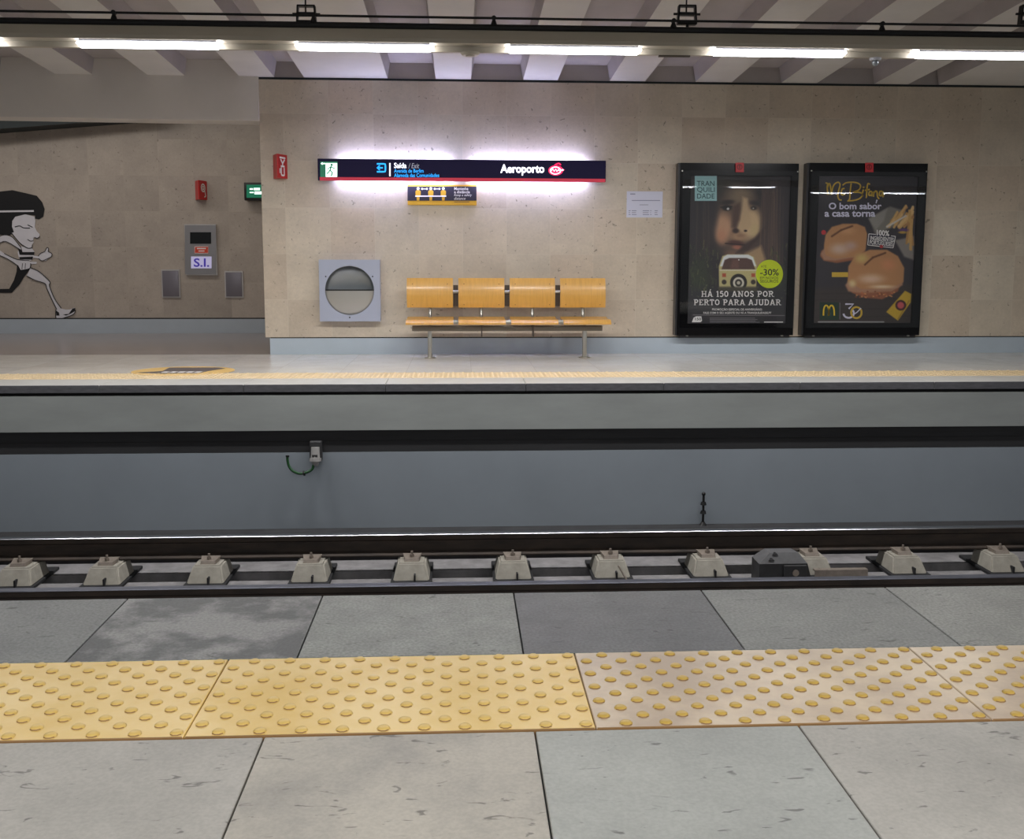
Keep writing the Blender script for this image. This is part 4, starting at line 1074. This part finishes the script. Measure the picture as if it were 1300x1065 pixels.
def serif_line(f, txt, x0, y0, x1, y1):
    h = y1 - y0; tot = sum(GLYPH['A' if c_ == 'Á' else c_][0] + .06 for c_ in txt); k = (x1 - x0) / tot; x = x0
    for c_ in txt:
        w_, strokes, feet = GLYPH['A' if c_ == 'Á' else c_]
        q = lambda p: (x + p[0] * k, y1 - p[1] * h)
        for n_, st in enumerate(strokes):
            thin = n_ > 0 and c_ in 'HAENR' and len(st) == 2 and not (c_ == 'A' and n_ == 1)
            f.stroke([q(p) for p in st], h * (S_ * .75 if thin else S_), 3 if len(st) > 3 else 0)
        for (fx, fz) in feet:
            a_, b_ = q((fx - .15, fz)), q((fx + .15, fz)); d_ = h * .10 * (-1 if fz == 0 else 1)
            f.poly([(a_[0], a_[1]), (b_[0], b_[1]), (b_[0], b_[1] + d_), (a_[0], a_[1] + d_)])
        if c_ == 'Á': f.stroke([q((.36, 1.10)), q((.52, 1.28))], h * .12)
        x += (w_ + .06) * k


f = Flat(YT - .001); serif_line(f, 'HÁ 150 ANOS POR', 890.3, 369.4, 983, 376.8); serif_line(f, 'PERTO PARA AJUDAR', 880.8, 380, 992, 387.4); f.done('headline', M['white_print'], p1_)
f = Flat(YT - .001); f.text('PROMOÇÃO ESPECIAL DE ANIVERSÁRIO.', 904, 390.8, 968, 394.8, 0.01); f.text('FALE COM O SEU AGENTE OU VÁ A TRANQUILIDADE.PT', 893, 395.2, 979.4, 398.8, 0.01)
f.poly([(878.4, 409), (880.5, 403.4), (883.6, 401.6), (890.4, 401.6), (891.2, 407.4), (889.4, 409)]); f.rect(970, 408.2, 994, 409.4); f.done('small_print', M['white_print'], p1_)
f = Flat(YT - .001)
for y in (403.4, 405.2, 407, 408.6): f.rect(901, y, 962 + random.uniform(-4, 3), y + .8)
f.done('legal_lines', M['grey_ink'], p1_)
f = Flat(YT - .002); f.text('150', 882.4, 403.2, 890, 406.6, 0.02); f.done('anniversary_mark', M['navy_print'], p1_)

# --- poster with the sandwiches
p2_ = panel((1028.2, 206.6), (1166.9, 425.5), (1040, 223.5, 1157, 410), 'poster in a black frame advertising two sandwiches and fries with a yellow script title', 1103.5)
A = Art(1040, 223.5, 1157, 410, (54, 50, 56))
A.blob(1060, 240, 50, 30, (74, 72, 78), 1); A.blob(1130, 250, 36, 26, (62, 60, 64), 1)
A.poly([(1030, 366), (1170, 362), (1170, 415), (1030, 415)], (62, 54, 52), 8)
for y in (372, 380, 392, 402): A.seg(1030, y + 1, 1170, y - 1, 0.8, (44, 38, 38), 1.2, 0.7)
A.seg(1037, 224.2, 1160, 224.2, 1.0, (150, 148, 154), 0.8)
A.poly([(1103, 277), (1130, 262), (1150, 268), (1154, 280), (1125, 292), (1112, 300)], (126, 122, 114), 3); A.poly([(1103, 278), (1127, 264), (1122, 280), (1112, 292)], (148, 144, 136), 3)
A.poly([(1136, 305), (1160, 300), (1160, 330), (1148, 326)], (140, 134, 128), 3)
for i in range(16):                                               # fries
    x, y = 1126 + random.random() * 26, 290 - random.random() * 10; l = random.uniform(20, 32); an = math.radians(random.uniform(-62, -30))
    A.seg(x, y, min(1159, x + l * math.cos(an)), y + l * math.sin(an), 3.0, random.choice([(214, 172, 106), (196, 148, 86), (226, 190, 130), (182, 132, 84)]), 1.2)
for i in range(7):
    x = 1150 + random.random() * 9; A.seg(x, 264 + random.random() * 30, x + random.uniform(-6, 3), 300 + random.random() * 18, 2.8, random.choice([(206, 164, 98), (186, 140, 84)]), 1.2)
A.seg(1126, 288, 1150, 274, 2.2, (214, 206, 196), 1.2)
A.blob(1147, 292, 9, 3.4, (96, 66, 120), 0.7); A.blob(1146, 295, 8, 2.5, (186, 152, 70), 0.7)


def sandwich(pts_top, pts_meat, pts_low, crease, hi):
    A.poly(pts_low, (150, 92, 62), 2.0); A.poly(pts_meat, (176, 132, 104), 2.5); A.poly(pts_top, (188, 138, 92), 2.0)
    for (cx_, cy_, rx, ry, c) in hi: A.blob(cx_, cy_, rx, ry, c, 1.0)
    for i in range(len(crease) - 1): A.seg(*crease[i], *crease[i + 1], 2.2, (104, 66, 42), 1.6)


sandwich([(1046, 312), (1048, 298), (1056, 288), (1070, 284), (1088, 284), (1098, 288), (1101, 297), (1098, 318), (1085, 326), (1060, 328), (1048, 324)],
         [(1042, 322), (1048, 312), (1100, 300), (1099, 316), (1088, 326), (1060, 331), (1046, 330)], [(1043, 318), (1100, 305), (1098, 320), (1086, 330), (1062, 334), (1046, 331), (1041, 325)],
         [(1056, 300), (1068, 292), (1082, 287)], [(1076, 293, 16, 8, (206, 156, 110)), (1066, 316, 20, 12, (206, 180, 164)), (1080, 312, 14, 10, (190, 160, 146))])
sandwich([(1076, 358), (1077, 338), (1086, 324), (1104, 317), (1126, 317), (1140, 325), (1148, 340), (1147, 358), (1130, 366), (1094, 367)],
         [(1073, 362), (1080, 352), (1146, 346), (1146, 362), (1132, 370), (1092, 372), (1077, 370)], [(1078, 366), (1146, 352), (1140, 370), (1120, 380), (1098, 378), (1082, 372)],
         [(1098, 336), (1108, 327), (1124, 321)], [(1094, 328, 14, 10, (206, 180, 112)), (1128, 336, 16, 12, (206, 142, 100)), (1106, 354, 26, 10, (222, 190, 164)), (1082, 360, 8, 8, (220, 200, 150)), (1120, 364, 26, 4, (230, 206, 172))])
for i in range(34): A.blob(random.uniform(1086, 1138), random.uniform(370, 378), 2.2, 1.4, random.choice([(186, 110, 72), (130, 76, 50), (210, 146, 92)]), 0.8)
A.poly([(1125, 396), (1149, 369), (1157, 373), (1156, 384), (1140, 407)], (206, 172, 52), 1.4); A.seg(1140, 405, 1154, 382, 1.0, (150, 118, 40), 1.2)
A.blob(1143.5, 387.5, 7.6, 7.4, (64, 30, 34), 0.2); A.blob(1143.5, 387.5, 5.4, 5.4, (206, 92, 96), 0.4)
A.seg(1039, 408.6, 1122, 408.6, 1.3, (190, 188, 190), 0.8)
A.noise(2.5)
A.build('printed_picture', YA, M['print'], p2_)


def sp(pts): return [(1030 + x / 9.286, 215 + y / 9.286) for x, y in pts]


f = Flat(YT)
for s_ in ([(168, 158), (196, 172), (186, 205), (196, 300)], [(190, 215), (212, 165), (226, 205), (236, 300)], [(236, 290), (262, 190), (312, 152), (338, 178), (322, 250), (312, 310), (328, 355), (358, 362)],
           [(392, 225), (366, 232), (352, 275), (366, 303), (398, 292)], [(470, 165), (458, 260), (452, 345), (436, 368)], [(368, 188), (412, 158), (500, 152), (560, 168), (580, 200), (556, 245), (486, 270)],
           [(500, 270), (570, 272), (604, 300), (566, 345), (500, 366), (424, 372)], [(612, 238), (602, 290), (608, 318)], [(692, 178), (668, 168), (656, 220), (650, 320), (640, 332)], [(632, 248), (668, 240), (690, 236)],
           [(712, 262), (688, 262), (678, 300), (700, 305), (716, 268), (712, 318)], [(732, 262), (734, 322)], [(734, 290), (756, 256), (774, 268), (780, 320), (800, 348)], [(836, 258), (810, 262), (802, 304), (826, 308), (844, 262), (842, 326), (856, 300)]):
    f.stroke(sp(s_), 1.75, 5)
f.disc(*sp([(616, 212)])[0], 1.1, 1.1, 10)
f.done('script_title', M['script'], p2_)
f = Flat(YT); f.text('O bom sabor', 1052, 257.2, 1119.2, 265.8, 0.028); f.text('a casa torna', 1046.8, 267.4, 1111.2, 275.3, 0.028); f.stroke([(1113, 254.6), (1112.2, 258)], 1.3); f.disc(1113.2, 254.4, 1.0, 1.0, 10); f.done('slogan', M['lav_print'], p2_)
f = Flat(YT); f.poly([(1103, 296.8), (1136.8, 300), (1133.8, 314.6), (1101.6, 311)]); f.done('badge_field', M['navy_print'], p2_)
f = Flat(YT - .001)
for a_, b_ in (((1103, 296.8), (1112, 297.6)), ((1131, 299.4), (1136.8, 300)), ((1136.8, 300), (1133.8, 314.6)), ((1133.8, 314.6), (1101.6, 311)), ((1101.6, 311), (1103, 296.8))): f.stroke([a_, b_], 0.9)
f.text('100%', 1113, 291.6, 1129, 299, 0.03, 0, 1.2); f.text('INGREDIENTES', 1104.8, 299.2, 1134.6, 304.6, 0.02, 0, 2.6); f.text('PORTUGUESES', 1104, 304.8, 1133.4, 310.2, 0.02, 0, 2.6); f.done('badge_lettering', M['white_print'], p2_)
f = Flat(YT - .001); f.disc(1119, 313, 2.4, 2, 12); f.disc(1045.6, 295, 3, 3, 16); f.done('dot_and_reflection', M['red_tag'], p2_)  # dot by the first bun paints in the opposite sign's reflected red emblem
f = Flat(YT - .001); f.rect(1056, 345.6, 1076.6, 351.6); f.done('yellow_label', M['script'], p2_)
Flat(YT).rect(1040.4, 383.6, 1064.6, 406).done('green_square', M['dgreen'], p2_)


def arch(cx_, base, top, half): return [(cx_ + half * math.cos(math.pi * (1 - i / 14)), base - (base - top) * math.sin(math.pi * i / 14) ** 0.62) for i in range(15)]


f = Flat(YT - .001); f.stroke(arch(1048.9, 400.6, 387.6, 3.5), 1.9); f.stroke(arch(1055.6, 400.6, 387.6, 3.5), 1.9); f.done('golden_arches', M['gold'], p2_)
Flat(YT).rect(1065.9, 384, 1066.7, 405.4).done('thin_divider', M['grey_ink'], p2_)
f = Flat(YT - .001); f.stroke([(1073, 386), (1083.4, 386), (1077.4, 392)], 2.2); f.ring(1077.4, 397.6, 6.6, 5.8, 2.4, 20, -60, 175); f.done('numeral_three', M['lav_print'], p2_)
f = Flat(YT - .002); f.ring(1087.2, 396.8, 6.6, 7, 2.4, 28); f.done('numeral_zero', M['script'], p2_)
f = Flat(YT - .003); f.stroke([(1083, 399.6), (1088, 396.4), (1093, 391)], 1.2); f.done('numeral_stroke', M['lav_print'], p2_)

# ------------------------------------------------------------------ fire signs, control panel, plates, exit sign, mural


def wedge(px0, px1, py0, py1, split, Y, label, name, cat, draw):
    """two-faced sign standing out of the wall like a ridge"""
    d = 0.16 if Y < 12 else 0.2
    a, b = aty(px0, py0, Y), aty(px1, py1, Y); xm = aty(split, py0, Y - d).x
    t = thing(name, label, cat, ((a.x + b.x) / 2, Y, b.z), 'red fire equipment signs')
    bm = bmesh.new()
    base = [(a.x, Y), (xm, Y - d), (xm + .008, Y - d), (b.x + .03, Y)]
    lo = [bm.verts.new((p[0], p[1], b.z)) for p in base]; hi = [bm.verts.new((p[0], p[1], a.z)) for p in base]
    bm.faces.new(lo[::-1]); bm.faces.new(hi)
    for i in range(4): bm.faces.new((lo[i], lo[(i + 1) % 4], hi[(i + 1) % 4], hi[i]))
    finish('red_body', bm, M['red'], t)
    bm = bmesh.new(); o = Vector((xm + .008, Y - d, b.z)); u = Vector((b.x + .03 - xm - .008, d, 0)); un = Vector((-d, u.x, 0)).normalized() * -0.002
    if un.y > 0: un = -un
    def P(s, v): return o + u * s + Vector((0, 0, (a.z - b.z) * v)) + un
    for st in draw:
        for (s0, v0), (s1, v1) in zip(st, st[1:]):
            q0, q1 = P(s0, v0), P(s1, v1); dd = (q1 - q0).normalized(); nn = dd.cross(un.normalized()) * .009
            bm.faces.new([bm.verts.new(k) for k in (q0 - nn, q1 - nn, q1 + nn, q0 + nn)])
    finish('white_symbol', bm, M['white_print'], t)


wedge(346.5, 361.5, 197, 227, 351.2, Y_WALL, 'red angled fire extinguisher sign on the corner of the pale stone wall', 'fire_sign', 'fire sign',
      [[(0.2, .86), (.8, .86)], [(.3, .8), (.5, .62), (.72, .8)], [(.5, .62), (.5, .5)], [(.3, .5), (.7, .5)], [(.35, .45), (.35, .12)], [(.65, .45), (.65, .12)], [(.35, .12), (.65, .12)], [(.22, .4), (.22, .2)]])
ringp = [(.5 + .24 * math.cos(t_ * math.pi / 6), .62 + .2 * math.sin(t_ * math.pi / 6)) for t_ in range(13)]
wedge(247.5, 260.5, 230, 254, 251.5, Y_BACK, 'red angled fire hose sign on the corridor wall above the steel control panel', 'fire_sign', 'fire sign',
      [ringp, [(.5 + (x - .5) * .45, .62 + (z - .62) * .45) for x, z in ringp], [(.68, .5), (.8, .2), (.62, .14)]])

# steel control panel on the corridor wall
YK = Y_BACK - .05
a, b = aty(233.5, 284.5, YK), aty(276, 349.5, YK)
t = thing('control_panel', 'steel wall panel with a dark screen, red label and lit white window', 'control panel', ((a.x + b.x) / 2, Y_BACK, b.z))
bx('case', M['panel_edge'], t, a.x, b.x, YK + .01, Y_BACK, b.z, a.z)
f = Flat(YK + .01, .012); f.rect(235, 286, 274.4, 348); f.done('front_plate', M['panel_steel'], t)
f = Flat(YK - .003, .004); f.rect(241.4, 294.8, 268, 309.4); f.done('screen', M['screen'], t)
f = Flat(YK - .003, .004); f.rect(246.8, 312.6, 264.6, 321.8); l = f.done('red_label', M['orange_red'], t)
f = Flat(YK - .0075, .001); f.rect(250, 314.8, 261.4, 316.2); f.rect(252, 318, 259.6, 319.2); f.stroke([(247.3, 313.1), (264.1, 313.1), (264.1, 321.3), (247.3, 321.3), (247.3, 313.1)], .6); f.done('label_print', M['white_print'], l)
f = Flat(YK - .003, .004); f.rect(242.6, 325.6, 268.6, 340.6); w_ = f.done('lit_window', M['lit_panel'], t)
f = Flat(YK - .0075, .001); f.text('S.I.', 246, 327.8, 265.6, 338.8, 0.02); f.done('window_lettering', M['violet'], w_)
for (x0, y0, x1, y1, lab) in ((204, 342, 229, 378, 'plain grey steel plate on the corridor wall, on the runner side of the control panel'), (284.5, 344, 309, 378, 'plain grey steel plate on the corridor wall between the control panel and the corner')):
    a, b = aty(x0, y0, Y_BACK - .03), aty(x1, y1, Y_BACK - .03)
    t = thing('access_plate', lab, 'plate', ((a.x + b.x) / 2, Y_BACK, b.z), 'grey access plates on the corridor wall')
    bx('rim', M['panel_edge'], t, a.x, b.x, Y_BACK - .018, Y_BACK, b.z, a.z)
    bx('cover', M['plate'], t, a.x + .018, b.x - .018, Y_BACK - .03, Y_BACK - .01, b.z + .018, a.z - .018, 0.003)

YX = 14.10
a, b = aty(309.5, 231.5, YX), aty(352, 254.5, YX)
t = thing('exit_sign', 'lit green emergency exit sign in a black case, half hidden behind the wall corner', 'exit sign', ((a.x + b.x) / 2, Y_BACK, b.z))
bx('case', M['black'], t, a.x, b.x, YX, Y_BACK, b.z, a.z, 0.006)
Flat(YX, .003).rect(313, 234.5, 349, 251).done('green_face', M['lit_green'], t)
f = Flat(YX - .004, .001); f.rect(317, 239, 321, 241); f.rect(322, 238.5, 330, 241.4); f.rect(317, 243.6, 322, 245); f.rect(323, 243, 334, 246.6); f.done('white_print', M['lit_mint'], t)

# runner mural: a plain cartoon athlete in black and white stone
YM = Y_BACK - .004
mural = thing('runner_mural', 'black and white cartoon runner inlaid in the corridor wall', 'mural', (aty(40, 404, YM).x, Y_BACK, aty(40, 404, YM).z))


def mp(pts): return [(x / 5.605, 220 + y / 5.605) for x, y in pts]


def flat_mural(name, m, polys, lift=0.0, strokes=()):
    f = Flat(YM - lift, .003)
    for p in polys: f.poly(mp(p))
    for p, w in strokes: f.stroke(mp(p), w / 5.605, 4)
    o = f.done(name, m, mural)
    o.data.validate()


flat_mural('hair', M['mural_black'], [[(-250, 400), (-230, 250), (-140, 150), (-20, 132), (90, 120), (180, 140), (262, 160), (300, 205), (318, 255), (308, 308), (278, 328), (250, 322), (250, 300), (180, 292), (110, 306), (86, 340), (96, 400), (100, 420), (70, 440), (-30, 436), (-160, 450)]], 0.0)
flat_mural('headband', M['mural_white'], [[(-240, 268), (240, 262), (242, 274), (-240, 282)]], 0.003)
flat_mural('face', M['mural_white'], [[(108, 310), (180, 292), (246, 308), (252, 340), (248, 384), (262, 412), (282, 432), (280, 452), (262, 460), (240, 456), (236, 476), (240, 492), (228, 506), (228, 528), (200, 532), (150, 500), (96, 440), (84, 424), (100, 418), (86, 380), (88, 340)]], 0.003)
flat_mural('face_lines', M['mural_black'], [], 0.006, [([(106, 382), (140, 374), (168, 388), (214, 390)], 6), ([(196, 366), (232, 384)], 5), ([(196, 470), (216, 482), (236, 480)], 5), ([(246, 456), (268, 462), (284, 448)], 5), ([(84, 426), (140, 494), (196, 532), (228, 528)], 5), ([(228, 528), (230, 508)], 4)])
flat_mural('near_arm', M['mural_white'], [[(-120, 520), (-10, 452), (40, 438), (90, 456), (150, 530), (148, 545), (60, 492), (20, 486), (-40, 520), (30, 570), (120, 612), (210, 620), (218, 640), (212, 676), (150, 690), (132, 660), (60, 612), (-10, 580), (-100, 545)]], 0.005)
flat_mural('far_arm', M['mural_white'], [[(240, 585), (272, 590), (288, 570), (318, 556), (334, 528), (346, 536), (344, 556), (368, 570), (366, 592), (340, 606), (330, 622), (300, 622), (276, 606), (240, 600)], [(214, 628), (262, 630), (260, 644), (216, 646)]], 0.003)
flat_mural('vest', M['mural_white'], [[(150, 520), (228, 532), (246, 560), (240, 600), (220, 622), (140, 612), (132, 590), (126, 560)]], 0.001)
flat_mural('vest_stripe', M['mural_black'], [[(128, 528), (150, 522), (160, 560), (246, 560), (242, 582), (140, 580)], [(138, 596), (236, 592), (230, 614), (140, 612)]], 0.003)
flat_mural('shorts', M['mural_black'], [[(122, 650), (220, 660), (208, 690), (170, 740), (140, 790), (84, 850), (-140, 852), (-140, 824), (66, 822), (100, 760), (118, 700)]], 0.0015)
flat_mural('front_leg', M['mural_white'], [[(190, 730), (218, 672), (280, 700), (356, 772), (352, 800), (388, 890), (436, 960), (404, 968), (370, 900), (334, 820), (320, 784), (250, 760)]], 0.002)
flat_mural('shoe', M['mural_white'], [[(398, 968), (436, 962), (470, 970), (500, 968), (528, 956), (538, 970), (526, 1000), (470, 1024), (402, 1036)]], 0.003)
flat_mural('shoe_trim', M['mural_black'], [[(398, 976), (420, 990), (424, 1012), (402, 1012)], [(450, 1004), (490, 1000), (516, 962), (536, 958), (536, 978), (500, 1000), (470, 1012)]], 0.006)
flat_mural('outline', M['mural_black'], [], 0.009, [([(-120, 520), (-10, 452), (40, 438), (90, 456), (150, 530)], 4), ([(148, 545), (60, 492), (20, 486), (-40, 520)], 4), ([(-10, 580), (60, 612), (132, 660)], 4), ([(30, 570), (120, 612), (210, 620)], 4), ([(218, 672), (280, 700), (356, 772), (352, 800), (388, 890), (436, 960)], 5), ([(190, 730), (250, 760), (320, 784), (334, 820), (370, 900), (404, 968)], 5),
                                                ([(272, 590), (288, 570), (318, 556), (334, 528), (346, 536), (344, 556), (368, 570), (366, 592), (340, 606), (300, 622), (276, 606)], 4), ([(398, 968), (402, 1036), (470, 1024), (526, 1000), (538, 970)], 5), ([(160, 640), (156, 684)], 3), ([(182, 640), (178, 686)], 3), ([(150, 690), (212, 676), (218, 640)], 4)])

# floor sticker
c = atz(233, 471.2, 0.0)
t = thing('floor_sticker', 'worn round yellow and dark floor sticker on the opposite platform', 'floor sticker', (c.x, c.y, 0.0))
R_ = 0.46


def floor_flat(name, m, pts, z):
    bm = bmesh.new(); a = [bm.verts.new((c.x + p[0] * R_, c.y + p[1] * R_ * 0.86, z)) for p in pts]; b = [bm.verts.new((v.co.x, v.co.y, z - .0012)) for v in a]
    n = len(a); bm.faces.new(a); bm.faces.new(b[::-1])
    for i in range(n): bm.faces.new((a[i], b[i], b[(i + 1) % n], a[(i + 1) % n]))
    return finish(name, bm, m, t)


floor_flat('yellow_disc', M['sticker_yellow'], [(math.cos(2 * math.pi * i / 40), math.sin(2 * math.pi * i / 40)) for i in range(40)], 0.0035)
floor_flat('dark_field', M['sticker_dark'], [(-.45, .72), (.55, .72), (.72, .5), (.5, -.1), (.42, -.55), (-.35, -.6), (-.85, -.35), (-.4, -.05)], 0.0047)
for k in range(5):
    floor_flat('pale_print', M['white_print'], [(-.35 + .16 * k, -.38), (-.24 + .16 * k, -.38), (-.22 + .16 * k, -.2), (-.33 + .16 * k, -.2)], 0.0056)
